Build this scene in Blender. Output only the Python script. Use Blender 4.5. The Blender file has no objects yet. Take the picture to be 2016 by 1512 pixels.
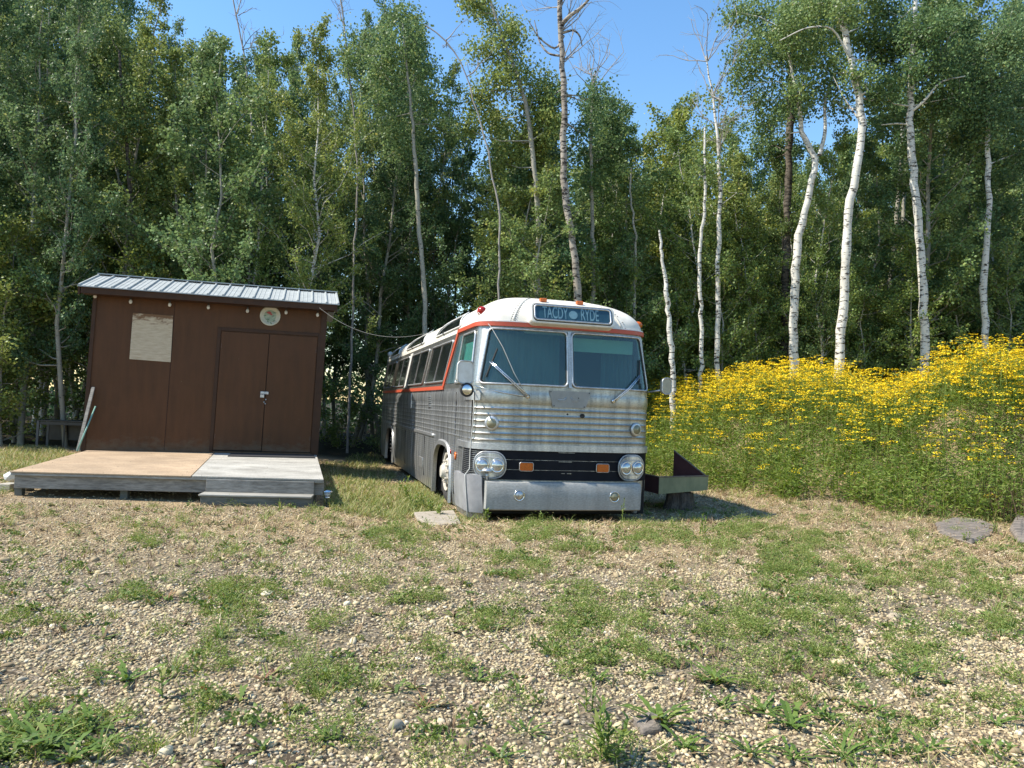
import bpy, math, random
import numpy as np
from math import sin, cos, pi, radians, sqrt
rng = np.random.default_rng(7)
random.seed(7)
SC = bpy.context.scene
COL = SC.collection
# ------------------------------------------------------------------ camera
CAM_H = 1.42; FPX = 1512.0; PITCH = radians(1.7); ROLL = 0.040
fv = np.array([0, cos(PITCH), sin(PITCH)]); r0 = np.array([1.0, 0, 0]); u0 = np.array([0, -sin(PITCH), cos(PITCH)])
Rv = cos(ROLL)*r0 + sin(ROLL)*u0; Uv = -sin(ROLL)*r0 + cos(ROLL)*u0
CV = np.array([0, 0, CAM_H])
cam_d = bpy.data.cameras.new('camera'); cam = bpy.data.objects.new('camera', cam_d); COL.objects.link(cam)
from mathutils import Matrix, Vector
cam.matrix_world = Matrix(((Rv[0], Uv[0], -fv[0], 0), (Rv[1], Uv[1], -fv[1], 0), (Rv[2], Uv[2], -fv[2], CAM_H), (0, 0, 0, 1)))
cam_d.sensor_width = 36; cam_d.lens = 36*FPX/2016; cam_d.clip_end = 2000; cam_d.clip_start = 0.05
SC.camera = cam
def ray(x, y): return fv + Rv*(x-1008)/FPX - Uv*(y-756)/FPX
def atz(x, y, z=0.0): d = ray(x, y); return CV + d*(z-CAM_H)/d[2]
def aty(x, y, Y): d = ray(x, y); return CV + d*Y/d[1]
# ------------------------------------------------------------------ world, sun, exposure
SUN_EL = radians(50)
shadow_az = radians(15.6-5)             # the way shadows run, from +X towards +Y
to_sun = np.array([-cos(shadow_az)*cos(SUN_EL), -sin(shadow_az)*cos(SUN_EL), sin(SUN_EL)])
W = bpy.data.worlds.new('World'); SC.world = W; W.use_nodes = True
wn = W.node_tree; bg = wn.nodes['Background']
sky = wn.nodes.new('ShaderNodeTexSky'); sky.sky_type = 'NISHITA'; sky.sun_disc = False
sky.sun_elevation = SUN_EL; sky.sun_rotation = math.atan2(to_sun[0], to_sun[1])
sky.altitude = 300; sky.air_density = 1.35; sky.dust_density = 0.1; sky.ozone_density = 3.0
hsv = wn.nodes.new('ShaderNodeHueSaturation'); hsv.inputs['Saturation'].default_value = 1.18
wn.links.new(sky.outputs[0], hsv.inputs['Color']); wn.links.new(hsv.outputs[0], bg.inputs[0]); bg.inputs[1].default_value = 0.14
sl = bpy.data.lights.new('sun', 'SUN'); sl.energy = 5.0; sl.angle = radians(0.5); sl.color = (1.0, 0.935, 0.81)
so = bpy.data.objects.new('sun', sl); COL.objects.link(so); so.location = (-20, -5, 30)
so.rotation_euler = Vector(to_sun).to_track_quat('Z', 'Y').to_euler()
SC.view_settings.view_transform = 'Standard'; SC.view_settings.look = 'None'
SC.view_settings.exposure = 0.80; SC.view_settings.gamma = 1.0
SC.render.engine = 'CYCLES'
SC.cycles.max_bounces = 6; SC.cycles.diffuse_bounces = 3; SC.cycles.glossy_bounces = 3; SC.cycles.transparent_max_bounces = 8
SC.cycles.transmission_bounces = 4
# ------------------------------------------------------------------ helpers
def new_mat(name):
    m = bpy.data.materials.new(name); m.use_nodes = True
    return m, m.node_tree, m.node_tree.nodes['Principled BSDF']
def ramp(nt, stops, interp='LINEAR'):
    r = nt.nodes.new('ShaderNodeValToRGB'); r.color_ramp.interpolation = interp
    e = r.color_ramp.elements
    while len(e) < len(stops): e.new(0.5)
    for i, (p, c) in enumerate(stops):
        e[i].position = p; e[i].color = (c[0], c[1], c[2], 1) if len(c) > 2 else (c[0],)*3+(1,)
    return r
def g(v): return (v, v, v)
def tex(nt, kind, scale, co=None, vec_scale=None, **kw):
    t = nt.nodes.new(kind)
    if 'Scale' in t.inputs: t.inputs['Scale'].default_value = scale
    for k, v in kw.items():
        if k in t.inputs: t.inputs[k].default_value = v
    if co is not None:
        tc = nt.nodes.new('ShaderNodeTexCoord'); mp = nt.nodes.new('ShaderNodeMapping')
        nt.links.new(tc.outputs[co], mp.inputs[0])
        if vec_scale: mp.inputs['Scale'].default_value = vec_scale
        nt.links.new(mp.outputs[0], t.inputs['Vector'])
    return t
def simple(name, c1, c2=None, scale=6, rough=0.6, metal=0.0, bump=0.0, bscale=40, vs=None, co='Object', rough2=None, spec=0.5, lo=0.35, hi=0.65):
    m, nt, p = new_mat(name)
    p.inputs['Roughness'].default_value = rough; p.inputs['Metallic'].default_value = metal
    p.inputs['Specular IOR Level'].default_value = spec
    if c2 is None: c2 = tuple(x*0.75 for x in c1)
    n = tex(nt, 'ShaderNodeTexNoise', scale, co, vs, Detail=6.0, Roughness=0.65)
    r = ramp(nt, [(lo, c1), (hi, c2)]); nt.links.new(n.outputs[0], r.inputs[0]); nt.links.new(r.outputs[0], p.inputs['Base Color'])
    if rough2 is not None:
        rr = ramp(nt, [(lo, g(rough)), (hi, g(rough2))]); nt.links.new(n.outputs[0], rr.inputs[0]); nt.links.new(rr.outputs[0], p.inputs['Roughness'])
    if bump:
        n2 = tex(nt, 'ShaderNodeTexNoise', bscale, co, vs, Detail=5.0)
        b = nt.nodes.new('ShaderNodeBump'); b.inputs['Strength'].default_value = bump; b.inputs['Distance'].default_value = 0.01
        nt.links.new(n2.outputs[0], b.inputs['Height']); nt.links.new(b.outputs[0], p.inputs['Normal'])
    return m
def mixcol(nt, fac, a, b, mode='MIX'):
    mx = nt.nodes.new('ShaderNodeMix'); mx.data_type = 'RGBA'; mx.blend_type = mode
    for s, v in ((mx.inputs[0], fac), (mx.inputs[6], a), (mx.inputs[7], b)):
        if hasattr(v, 'links'): nt.links.new(v, s)
        else: s.default_value = v if not isinstance(v, tuple) or len(v) == 4 else (*v, 1)
    return mx.outputs[2]

def tag(o, label=None, cat=None, group=None, kind=None):
    if label: o['label'] = label
    if cat: o['category'] = cat
    if group: o['group'] = group
    if kind: o['kind'] = kind
    return o
def empty(name, label, cat, loc=(0, 0, 0), rotz=0.0, group=None):
    o = bpy.data.objects.new(name, None); COL.objects.link(o); o.location = loc; o.rotation_euler = (0, 0, rotz)
    o.empty_display_size = 0.2
    return tag(o, label, cat, group)
def np_mesh(name, V, faces_list, mats=None, midx=None, smooth=False):
    """faces_list: list of integer arrays (M,k)"""
    me = bpy.data.meshes.new(name)
    V = np.asarray(V, dtype=np.float32).reshape(-1, 3)
    loops = np.concatenate([np.asarray(f, dtype=np.int32).ravel() for f in faces_list])
    counts = np.concatenate([np.full(len(f), np.asarray(f).shape[1], dtype=np.int32) for f in faces_list])
    starts = np.concatenate([[0], np.cumsum(counts)[:-1]]).astype(np.int32)
    me.vertices.add(len(V)); me.vertices.foreach_set('co', V.ravel())
    me.loops.add(len(loops)); me.loops.foreach_set('vertex_index', loops)
    me.polygons.add(len(counts)); me.polygons.foreach_set('loop_start', starts)
    me.polygons.foreach_set('use_smooth', np.full(len(counts), bool(smooth)))
    for m in (mats or []): me.materials.append(m)
    if midx is not None: me.polygons.foreach_set('material_index', np.asarray(midx, dtype=np.int32))
    me.update(calc_edges=True)
    return me
def obj(name, me, parent=None):
    o = bpy.data.objects.new(name, me); COL.objects.link(o)
    if parent is not None: o.parent = parent
    return o

class MB:
    """collects shapes for ONE mesh object"""
    def __init__(s, xf=None): s.V = []; s.F = []; s.M = []; s.xf = xf; s.mi = 0
    def add(s, verts, faces):
        b = len(s.V); s.V += [tuple(v) for v in verts]
        for f in faces: s.F.append(tuple(i+b for i in f)); s.M.append(s.mi)
    def box(s, c, d, rot=None):
        x, y, z = d[0]/2, d[1]/2, d[2]/2
        P = [Vector((a*x, b*y, e*z)) for e in (-1, 1) for b in (-1, 1) for a in (-1, 1)]
        if rot is not None: P = [rot @ p for p in P]
        P = [p+Vector(c) for p in P]
        s.add(P, [(0, 2, 3, 1), (4, 5, 7, 6), (0, 1, 5, 4), (2, 6, 7, 3), (0, 4, 6, 2), (1, 3, 7, 5)])
    def box2(s, lo, hi): s.box([(a+b)/2 for a, b in zip(lo, hi)], [b-a for a, b in zip(lo, hi)])
    def tube(s, pts, rad, n=8, closed=False, cap=True):
        pts = [Vector(p) for p in pts]; N = len(pts)
        if not hasattr(rad, '__len__'): rad = [rad]*N
        up = None; rings = []
        for i, p in enumerate(pts):
            a = pts[(i-1) % N] if (closed or i > 0) else p; b = pts[(i+1) % N] if (closed or i < N-1) else p
            t = (b-a); t = t.normalized() if t.length > 1e-9 else Vector((0, 0, 1))
            if up is None:
                up = Vector((0, 0, 1)) if abs(t.z) < 0.9 else Vector((1, 0, 0))
            x = t.cross(up); x = x.normalized() if x.length > 1e-6 else Vector((1, 0, 0)); y = x.cross(t).normalized(); up = y
            rings.append([p + x*(rad[i]*cos(2*pi*k/n)) + y*(rad[i]*sin(2*pi*k/n)) for k in range(n)])
        V = [v for r in rings for v in r]; F = []
        for i in range(N if closed else N-1):
            j = (i+1) % N
            for k in range(n):
                F.append((i*n+k, i*n+(k+1) % n, j*n+(k+1) % n, j*n+k))
        if cap and not closed: F.append(tuple(range(n))[::-1]); F.append(tuple((N-1)*n+k for k in range(n)))
        s.add(V, F)
    def lathe(s, prof, origin, axis, n=24, xdir=None):
        """prof: list of (r, h) along axis"""
        ax = Vector(axis).normalized(); x = Vector(xdir) if xdir else (ax.cross(Vector((0, 0, 1))) if abs(ax.z) < .9 else ax.cross(Vector((1, 0, 0))))
        x.normalize(); y = ax.cross(x); o = Vector(origin)
        V = [o + ax*h + x*(r*cos(2*pi*k/n)) + y*(r*sin(2*pi*k/n)) for r, h in prof for k in range(n)]
        F = [(i*n+k, i*n+(k+1) % n, (i+1)*n+(k+1) % n, (i+1)*n+k) for i in range(len(prof)-1) for k in range(n)]
        if prof[0][0] > 1e-6: F.append(tuple(range(n))[::-1])
        if prof[-1][0] > 1e-6: F.append(tuple((len(prof)-1)*n+k for k in range(n)))
        s.add(V, F)
    def prism(s, poly, extr):
        n = len(poly); e = Vector(extr); P = [Vector(p) for p in poly]
        s.add(P + [p+e for p in P], [tuple(range(n))[::-1], tuple(range(n, 2*n))] + [(i, (i+1) % n, n+(i+1) % n, n+i) for i in range(n)])
    def build(s, name, mats, parent=None, smooth=False, bevel=0.0, auto=False):
        if not isinstance(mats, (list, tuple)): mats = [mats]
        V = s.V if s.xf is None else [s.xf(v) for v in s.V]
        me = bpy.data.meshes.new(name); me.from_pydata([tuple(v) for v in V], [], s.F)
        for m in mats: me.materials.append(m)
        me.polygons.foreach_set('material_index', s.M)
        import bmesh
        bm = bmesh.new(); bm.from_mesh(me); bmesh.ops.recalc_face_normals(bm, faces=bm.faces); bm.to_mesh(me); bm.free()
        if smooth: me.polygons.foreach_set('use_smooth', [True]*len(me.polygons))
        o = obj(name, me, parent)
        if smooth and auto:
            try: me.set_sharp_from_angle(angle=radians(38))
            except Exception: pass
        if bevel:
            b = o.modifiers.new('bevel', 'BEVEL'); b.width = bevel; b.segments = 2; b.limit_method = 'ANGLE'
        return o
def copy_tree(o, parent=None):
    c = o.copy(); COL.objects.link(c); c.parent = parent
    for ch in list(o.children): copy_tree(ch, c)
    return c
# ------------------------------------------------------------------ terrain
BUS_O = np.array([0.773, 10.233]); BT = radians(15.338)
BA = np.array([cos(BT), sin(BT)]); BB = np.array([-sin(BT), cos(BT)])
SH = radians(15.6); SA = np.array([cos(SH), sin(SH)]); SB = np.array([-sin(SH), cos(SH)])
EDGE = np.array([(-.4, 30), (.6, 24), (1.9, 18.6), (2.9, 15.9), (3.9, 14.0), (4.9, 12.6), (6.4, 11.6), (8.2, 11.1), (11, 9.5), (15, 7)])
def edge_dist(x, y):
    x = np.asarray(x, float); y = np.asarray(y, float)
    best = np.full(np.shape(x), 1e9); sgn = np.ones(np.shape(x))
    for i in range(len(EDGE)-1):
        a = EDGE[i]; b = EDGE[i+1]; d = b-a; L2 = d@d
        t = np.clip(((x-a[0])*d[0]+(y-a[1])*d[1])/L2, 0, 1)
        dx = x-(a[0]+t*d[0]); dy = y-(a[1]+t*d[1]); dist = np.hypot(dx, dy)
        s = np.where(d[0]*dy - d[1]*dx > 0, 1.0, -1.0)
        m = dist < best-1e-9; best = np.where(m, dist, best); sgn = np.where(m, s, sgn)
    return best*sgn
def sstep(a, b, x): t = np.clip((x-a)/(b-a), 0, 1); return t*t*(3-2*t)
def wob(x, y, f, s):  # cheap smooth noise
    return (np.sin(x*f+s)*np.cos(y*f*1.13+s*1.7)+np.sin((x+y)*f*0.61+s*2.3)*np.cos((x-y)*f*0.77-s))*0.5
def ground_z(x, y):
    x = np.asarray(x, float); y = np.asarray(y, float)
    u = (x-BUS_O[0])*BA[0]+(y-BUS_O[1])*BA[1]; v = (x-BUS_O[0])*BB[0]+(y-BUS_O[1])*BB[1]
    dip = -0.13*sstep(3.4, 1.3, np.abs(u+0.3))*sstep(-1.2, 0.8, v)*(1-sstep(14, 18, v))
    d = edge_dist(x, y)
    px_ = x/np.maximum(y, 1)
    bank = 1.22*sstep(-0.1, 3.6, d+0.25*wob(x, y, 1.1, 2.0)) + (0.62*sstep(.50, .60, px_)+0.30*sstep(.22, .34, px_)*sstep(.47, .41, px_))*sstep(0.8, 3.2, d)*(d < 30)
    bank = bank*(1-0.45*sstep(9, 14, d))
    rel = 0.035*wob(x, y, 0.55, 1.0)+0.015*wob(x, y, 1.9, 4.0)
    rel = rel*sstep(3.0, 6.0, np.hypot(x, y)+1.5)
    return dip + bank + rel
# ------------------------------------------------------------------ ground patches given as (px, py, rx, ry, density) in photo pixels on the ground
GREEN = [(480, 1175, 90, 40, 1.0), (660, 1350, 105, 62, 1.0), (420, 1290, 70, 28, .6), (440, 1400, 110, 32, .8), (90, 1440, 120, 60, 1.0), (30, 1500, 80, 40, 1),
         (600, 1430, 80, 30, .7), (700, 1470, 60, 30, .7), (840, 1175, 60, 25, .8), (790, 1060, 80, 22, .8), (960, 1215, 60, 30, .7),
         (1550, 1110, 60, 40, 1.0), (1560, 1210, 110, 50, 1.0), (1570, 1290, 150, 50, 1.0), (1650, 1340, 110, 50, 1.0), (1130, 1190, 90, 45, .8), (1180, 1260, 150, 55, .7),
         (1300, 1200, 120, 40, .5), (1420, 1230, 90, 40, .7), (1790, 1280, 60, 40, .8), (1950, 1240, 70, 40, .8), (1700, 1130, 90, 25, .7), (1850, 1140, 100, 30, .6),
         (1400, 1070, 60, 18, .6), (1160, 1100, 60, 25, .6), (1290, 1060, 80, 25, .6), (1060, 1050, 60, 20, .6), (1000, 1380, 50, 30, .6), (880, 1290, 60, 30, .5),
         (1200, 1480, 120, 40, .8), (1700, 1460, 90, 40, .6), (1090, 1440, 80, 40, .5), (250, 1180, 60, 30, .4), (60, 1220, 60, 30, .6), (300, 1060, 60, 18, .4),
         (640, 1240, 60, 30, .6), (560, 1260, 60, 26, .5), (1480, 1040, 60, 16, .6), (1840, 1400, 90, 40, .6), (1960, 1350, 60, 40, .5), (200, 1320, 60, 22, .5),
         (780, 1180, 100, 30, .4), (1010, 1120, 70, 22, .5), (1600, 1060, 70, 20, .5), (1950, 1170, 70, 30, .6), (870, 1480, 60, 26, .6), (750, 1260, 80, 26, .4), (320, 1480, 50, 30, .5)]
def unit_patch(lst):
    out = []
    for px, py, rx, ry, d in lst:
        c = atz(px, py); e = atz(px+rx, py); t = atz(px, py-ry)
        out.append((c[0], c[1], abs(e[0]-c[0]), max(0.15, abs(t[1]-c[1])), d))
    return out
GP = unit_patch(GREEN)
def green_field(x, y):
    f = np.zeros(np.shape(x))
    for cx, cy, rx, ry, d in GP:
        q = .55*(wob(x, y, 3.3, 2.0)+.6*wob(x, y, 8.1, 5.0))+((x-cx-(y-cy)*cx/cy)/rx)**2+((y-cy)/ry)**2
        f = np.maximum(f, d*np.clip(1.35-q, 0, 1))
    return f
def straw_field(x, y):
    f = sstep(5.4, 8.2, y+0.5*wob(x, y, 1.3, 3.0))*0.85
    f = np.maximum(f, sstep(1.6, 4.2, x)*sstep(5.0, 8.0, y)*0.9)
    f = np.maximum(f, 0.65*sstep(0.1, 0.8, wob(x, y, 1.0, 5.0)))
    return np.clip(f*(0.75+0.4*wob(x, y, 2.3, 9.0)), 0, 1)
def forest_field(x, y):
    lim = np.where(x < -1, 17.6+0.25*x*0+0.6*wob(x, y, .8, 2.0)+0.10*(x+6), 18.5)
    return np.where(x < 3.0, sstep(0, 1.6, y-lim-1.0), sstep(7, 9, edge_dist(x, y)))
# ------------------------------------------------------------------ ground sheet
def axis(lo, hi, flo, fhi, fine, n):
    a = np.arange(flo, fhi+1e-6, fine)
    l = flo-np.geomspace(fine, flo-lo, n)[::-1] if flo > lo else []
    r = fhi+np.geomspace(fine, hi-fhi, n)
    return np.concatenate([l, a, r])
gx = axis(-400, 400, -14, 16, 0.16, 26); gy = axis(-300, 500, 0, 26, 0.16, 26)
X, Y = np.meshgrid(gx, gy); Z = ground_z(X, Y)
far = sstep(45, 90, np.hypot(X, Y)); Z = Z*(1-far)
nx, ny = len(gx), len(gy)
V = np.stack([X, Y, Z], -1).reshape(-1, 3)
ii = (np.arange(ny-1)[:, None]*nx+np.arange(nx-1)[None, :]).ravel()
Fq = np.stack([ii, ii+1, ii+1+nx, ii+nx], -1)
def ground_mat():
    m, nt, p = new_mat('gravel_ground')
    L = nt.links.new
    at = nt.nodes.new('ShaderNodeAttribute'); at.attribute_name = 'zone'
    sep = nt.nodes.new('ShaderNodeSeparateColor'); L(at.outputs['Color'], sep.inputs[0])
    vo = tex(nt, 'ShaderNodeTexVoronoi', 42, 'Object'); vo.inputs['Randomness'].default_value = 1
    wn_ = nt.nodes.new('ShaderNodeTexWhiteNoise'); L(vo.outputs['Color'], wn_.inputs['Vector'])
    st = ramp(nt, [(0, (.15, .115, .08)), (.25, (.31, .245, .165)), (.6, (.46, .375, .26)), (.85, (.40, .34, .26)), (1, (.60, .52, .40))]); L(wn_.outputs[0], st.inputs[0])
    gap = ramp(nt, [(0.0, g(1)), (.28, g(1)), (.62, g(.16))]); L(vo.outputs['Distance'], gap.inputs[0])
    grav = mixcol(nt, 1.0, st.outputs[0], gap.outputs[0], 'MULTIPLY')
    n1 = tex(nt, 'ShaderNodeTexNoise', 60, 'Object', Detail=8.0, Roughness=0.8)
    dirt = ramp(nt, [(.35, (.16, .125, .085)), (.62, (.40, .32, .21))]); L(n1.outputs[0], dirt.inputs[0])
    n2 = tex(nt, 'ShaderNodeTexNoise', 3.0, 'Object', Detail=8.0, Roughness=0.7)
    k = ramp(nt, [(.42, g(0)), (.6, g(.75))]); L(n2.outputs[0], k.inputs[0])
    base = mixcol(nt, k.outputs[0], grav, dirt.outputs[0])
    # dry straw litter
    n3 = tex(nt, 'ShaderNodeTexNoise', 26, 'Object', (1, 2.6, 1), Detail=10.0, Roughness=0.85)
    straw = ramp(nt, [(.36, (.14, .095, .055)), (.5, (.37, .27, .15)), (.66, (.56, .43, .26))]); L(n3.outputs[0], straw.inputs[0])
    ns = tex(nt, 'ShaderNodeTexNoise', 7, 'Object', Detail=8.0, Roughness=0.75)
    ks = nt.nodes.new('ShaderNodeMath'); ks.operation = 'MULTIPLY_ADD'; L(ns.outputs[0], ks.inputs[0]); ks.inputs[1].default_value = 1.6; ks.inputs[2].default_value = -0.8
    ka = nt.nodes.new('ShaderNodeMath'); ka.operation = 'ADD'; ka.use_clamp = True; L(ks.outputs[0], ka.inputs[0]); L(sep.outputs[0], ka.inputs[1])
    base = mixcol(nt, ka.outputs[0], base, straw.outputs[0])
    gr = ramp(nt, [(.35, (.045, .06, .02)), (.65, (.14, .17, .055))]); L(n1.outputs[0], gr.inputs[0])
    kg = nt.nodes.new('ShaderNodeMath'); kg.operation = 'MULTIPLY_ADD'; kg.use_clamp = True; L(ns.outputs[0], kg.inputs[0]); kg.inputs[1].default_value = 1.5; kg.inputs[2].default_value = -0.55
    kh = nt.nodes.new('ShaderNodeMath'); kh.operation = 'MULTIPLY'; kh.use_clamp = True; L(kg.outputs[0], kh.inputs[0]); L(sep.outputs[1], kh.inputs[1])
    base = mixcol(nt, kh.outputs[0], base, gr.outputs[0])
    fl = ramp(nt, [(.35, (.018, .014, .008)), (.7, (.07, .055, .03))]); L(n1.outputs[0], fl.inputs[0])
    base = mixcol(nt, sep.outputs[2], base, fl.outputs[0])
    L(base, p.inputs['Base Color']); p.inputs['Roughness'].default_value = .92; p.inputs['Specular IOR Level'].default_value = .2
    inv = nt.nodes.new('ShaderNodeMath'); inv.operation = 'MULTIPLY_ADD'; L(vo.outputs['Distance'], inv.inputs[0]); inv.inputs[1].default_value = -1.0; inv.inputs[2].default_value = 1
    ad = nt.nodes.new('ShaderNodeMath'); ad.operation = 'ADD'; L(inv.outputs[0], ad.inputs[0]); L(n1.outputs[0], ad.inputs[1])
    b = nt.nodes.new('ShaderNodeBump'); b.inputs['Strength'].default_value = 0.9; b.inputs['Distance'].default_value = 0.02
    L(ad.outputs[0], b.inputs['Height']); L(b.outputs[0], p.inputs['Normal'])
    return m
me = np_mesh('ground', V, [Fq], [ground_mat()], smooth=True)
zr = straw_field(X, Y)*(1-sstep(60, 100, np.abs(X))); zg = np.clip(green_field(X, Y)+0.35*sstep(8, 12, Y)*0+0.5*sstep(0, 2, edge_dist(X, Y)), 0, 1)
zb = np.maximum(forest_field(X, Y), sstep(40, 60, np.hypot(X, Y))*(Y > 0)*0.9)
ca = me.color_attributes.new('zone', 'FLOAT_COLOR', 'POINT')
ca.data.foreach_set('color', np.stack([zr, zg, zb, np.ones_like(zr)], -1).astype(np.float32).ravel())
tag(obj('ground', me), 'gravel yard with dry straw and low weeds', 'ground', kind='structure')

# ------------------------------------------------------------------ pebbles
def ico():
    t = (1+5**.5)/2
    v = np.array([(-1, t, 0), (1, t, 0), (-1, -t, 0), (1, -t, 0), (0, -1, t), (0, 1, t), (0, -1, -t), (0, 1, -t), (t, 0, -1), (t, 0, 1), (-t, 0, -1), (-t, 0, 1)])
    v = v/np.linalg.norm(v[0])
    f = np.array([(0, 11, 5), (0, 5, 1), (0, 1, 7), (0, 7, 10), (0, 10, 11), (1, 5, 9), (5, 11, 4), (11, 10, 2), (10, 7, 6), (7, 1, 8), (3, 9, 4), (3, 4, 2), (3, 2, 6), (3, 6, 8), (3, 8, 9), (4, 9, 5), (2, 4, 11), (6, 2, 10), (8, 6, 7), (9, 8, 1)])
    return v, f
def ico2():
    v, f = ico(); v = list(map(tuple, v)); cache = {}; out = []
    def mid(a, b):
        k = (min(a, b), max(a, b))
        if k not in cache:
            p = (np.array(v[a])+np.array(v[b])); p /= np.linalg.norm(p); cache[k] = len(v); v.append(tuple(p))
        return cache[k]
    for a, b, c in f:
        ab, bc, ca_ = mid(a, b), mid(b, c), mid(c, a)
        out += [(a, ab, ca_), (b, bc, ab), (c, ca_, bc), (ab, bc, ca_)]
    return np.array(v), np.array(out)
def rocks(x, y, r, base, flat=(.45, .75), sink=.25, zoff=0.0, lump=.18):
    bv, bf = base; n = len(x); k = len(bv)
    P = bv[None]*(1+rng.normal(0, lump, (n, k, 1)).clip(-.35, .35))
    sx = r*rng.uniform(.8, 1.35, n); sy = r*rng.uniform(.65, 1.0, n); sz = r*rng.uniform(*flat, n)
    P = P*np.stack([sx, sy, sz], -1)[:, None]
    tx = rng.normal(0, .25, n); P[..., 2] += P[..., 0]*tx[:, None]
    a = rng.uniform(0, 2*pi, n); c, s = np.cos(a)[:, None], np.sin(a)[:, None]
    px = P[..., 0]*c-P[..., 1]*s; py = P[..., 0]*s+P[..., 1]*c
    z = ground_z(x, y)+sz*(1-2*sink)*.9+zoff
    V = np.stack([px+x[:, None], py+y[:, None], P[..., 2]+z[:, None]], -1).reshape(-1, 3)
    F = (bf[None]+(np.arange(n)*k)[:, None, None]).reshape(-1, 3)
    return V, F
def island_mat(name, stops, rough=.85, transl=0.0, spec=.3, noise=None):
    m, nt, p = new_mat(name); L = nt.links.new
    ge = nt.nodes.new('ShaderNodeNewGeometry')
    r = ramp(nt, stops); L(ge.outputs['Random Per Island'], r.inputs[0])
    col = r.outputs[0]
    if noise:
        n = tex(nt, 'ShaderNodeTexNoise', noise, 'Object', Detail=3.0)
        k = ramp(nt, [(.3, g(.75)), (.7, g(1.15))]); L(n.outputs[0], k.inputs[0]); col = mixcol(nt, 1.0, col, k.outputs[0], 'MULTIPLY')
    L(col, p.inputs['Base Color']); p.inputs['Roughness'].default_value = rough; p.inputs['Specular IOR Level'].default_value = spec
    if transl:
        tr = nt.nodes.new('ShaderNodeBsdfTranslucent'); mx = nt.nodes.new('ShaderNodeMixShader'); mx.inputs[0].default_value = transl
        hs = nt.nodes.new('ShaderNodeHueSaturation'); hs.inputs['Value'].default_value = 1.5; hs.inputs['Saturation'].default_value = 1.15; hs.inputs['Hue'].default_value = .485
        L(col, hs.inputs['Color']); L(hs.outputs[0], tr.inputs[0]); out = nt.nodes['Material Output']
        L(p.outputs[0], mx.inputs[1]); L(tr.outputs[0], mx.inputs[2]); L(mx.outputs[0], out.inputs[0])
    return m
M_peb = island_mat('pebble_stone', [(0, (.18, .135, .08)), (.12, (.31, .235, .14)), (.4, (.45, .36, .205)), (.74, (.53, .435, .26)), (.86, (.38, .33, .25)), (.9, (.34, .22, .13)), (.96, (.56, .48, .33)), (1, (.60, .54, .42))], noise=8)
def view_scatter(n, y0, y1, margin=1.12, power=1.0):
    y = y0+(y1-y0)*rng.random(n)**power
    y = np.sqrt(y0**2+(y1**2-y0**2)*rng.random(n)) if power == 1.0 else y
    x = (rng.random(n)*2-1)*(y*0.667*margin+1.5)+0.02*y
    return x, y
def inside_deck(x, y):
    a = x*SA[0]+y*SA[1]; b = x*SB[0]+y*SB[1]
    return (a > -3.5) & (a < .45) & (b > 10.7) & (b < 18.3)
parts_V = []; parts_F = []; off = 0
def addp(V, F):
    global off
    parts_V.append(V); parts_F.append(F+off); off += len(V)
dens = 0.55+0.5*wob(np.array(0.), np.array(0.), 1, 1)
for (n, y0, y1, rl, rh, base) in ((66000, 2.7, 5.2, .0045, .0140, ico()), (76000, 5.2, 9.6, .006, .0155, ico()), (30000, 9.6, 15, .009, .018, ico())):
    x, y = view_scatter(n, y0, y1)
    keep = rng.random(n) > np.clip(np.maximum(0.85*straw_field(x, y)*sstep(5, 8, y), .72*sstep(.12, .55, wob(x, y, 2.1, 4.4)+.7*wob(x, y, 6.3, 1.2))), 0, .85)
    keep &= edge_dist(x, y) < 0.4; keep &= ~(inside_deck(x, y) & (y > 12))
    x, y = x[keep], y[keep]; r = rl+(rh-rl)*rng.random(len(x))**1.6
    addp(*rocks(x, y, r, base, sink=.3))
x, y = view_scatter(1500, 2.7, 7.5); addp(*rocks(x, y, .014+.016*rng.random(len(x))**2, ico2(), sink=.3, lump=.07))
x, y = view_scatter(60, 2.8, 9.0); addp(*rocks(x, y, rng.uniform(.03, .046, len(x)), ico2(), sink=.35, lump=.06))
me = np_mesh('gravel', np.concatenate(parts_V), [np.concatenate(parts_F)], [M_peb], smooth=True)
tag(obj('gravel', me), 'pale rounded gravel stones covering the yard', 'gravel', kind='stuff')

# ------------------------------------------------------------------ leaf/blade builders
def blades(x, y, z, h, w, az, lean, bend=0.35):
    """bent tapering blades: 2 quads + tip = here 3 quads strip; returns V,F (quads)"""
    n = len(x); dx = np.cos(az); dy = np.sin(az); px = -dy; py = dx
    ts = (0.0, .35, .7, 1.0); ws = (.8, 1.0, .7, .06)
    V = np.empty((n, 8, 3))
    for i, (t, wf) in enumerate(zip(ts, ws)):
        horiz = h*(np.sin(lean)*t + bend*t*t*np.cos(lean)); up = h*(np.cos(lean)*t - bend*.5*t*t*np.cos(lean))
        cx = x+dx*horiz; cy = y+dy*horiz; cz = z+up
        V[:, 2*i, 0] = cx-px*w*wf/2; V[:, 2*i, 1] = cy-py*w*wf/2; V[:, 2*i, 2] = cz
        V[:, 2*i+1, 0] = cx+px*w*wf/2; V[:, 2*i+1, 1] = cy+py*w*wf/2; V[:, 2*i+1, 2] = cz
    f = np.array([(0, 1, 3, 2), (2, 3, 5, 4), (4, 5, 7, 6)])
    F = (f[None]+(np.arange(n)*8)[:, None, None]).reshape(-1, 4)
    return V.reshape(-1, 3), F
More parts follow.
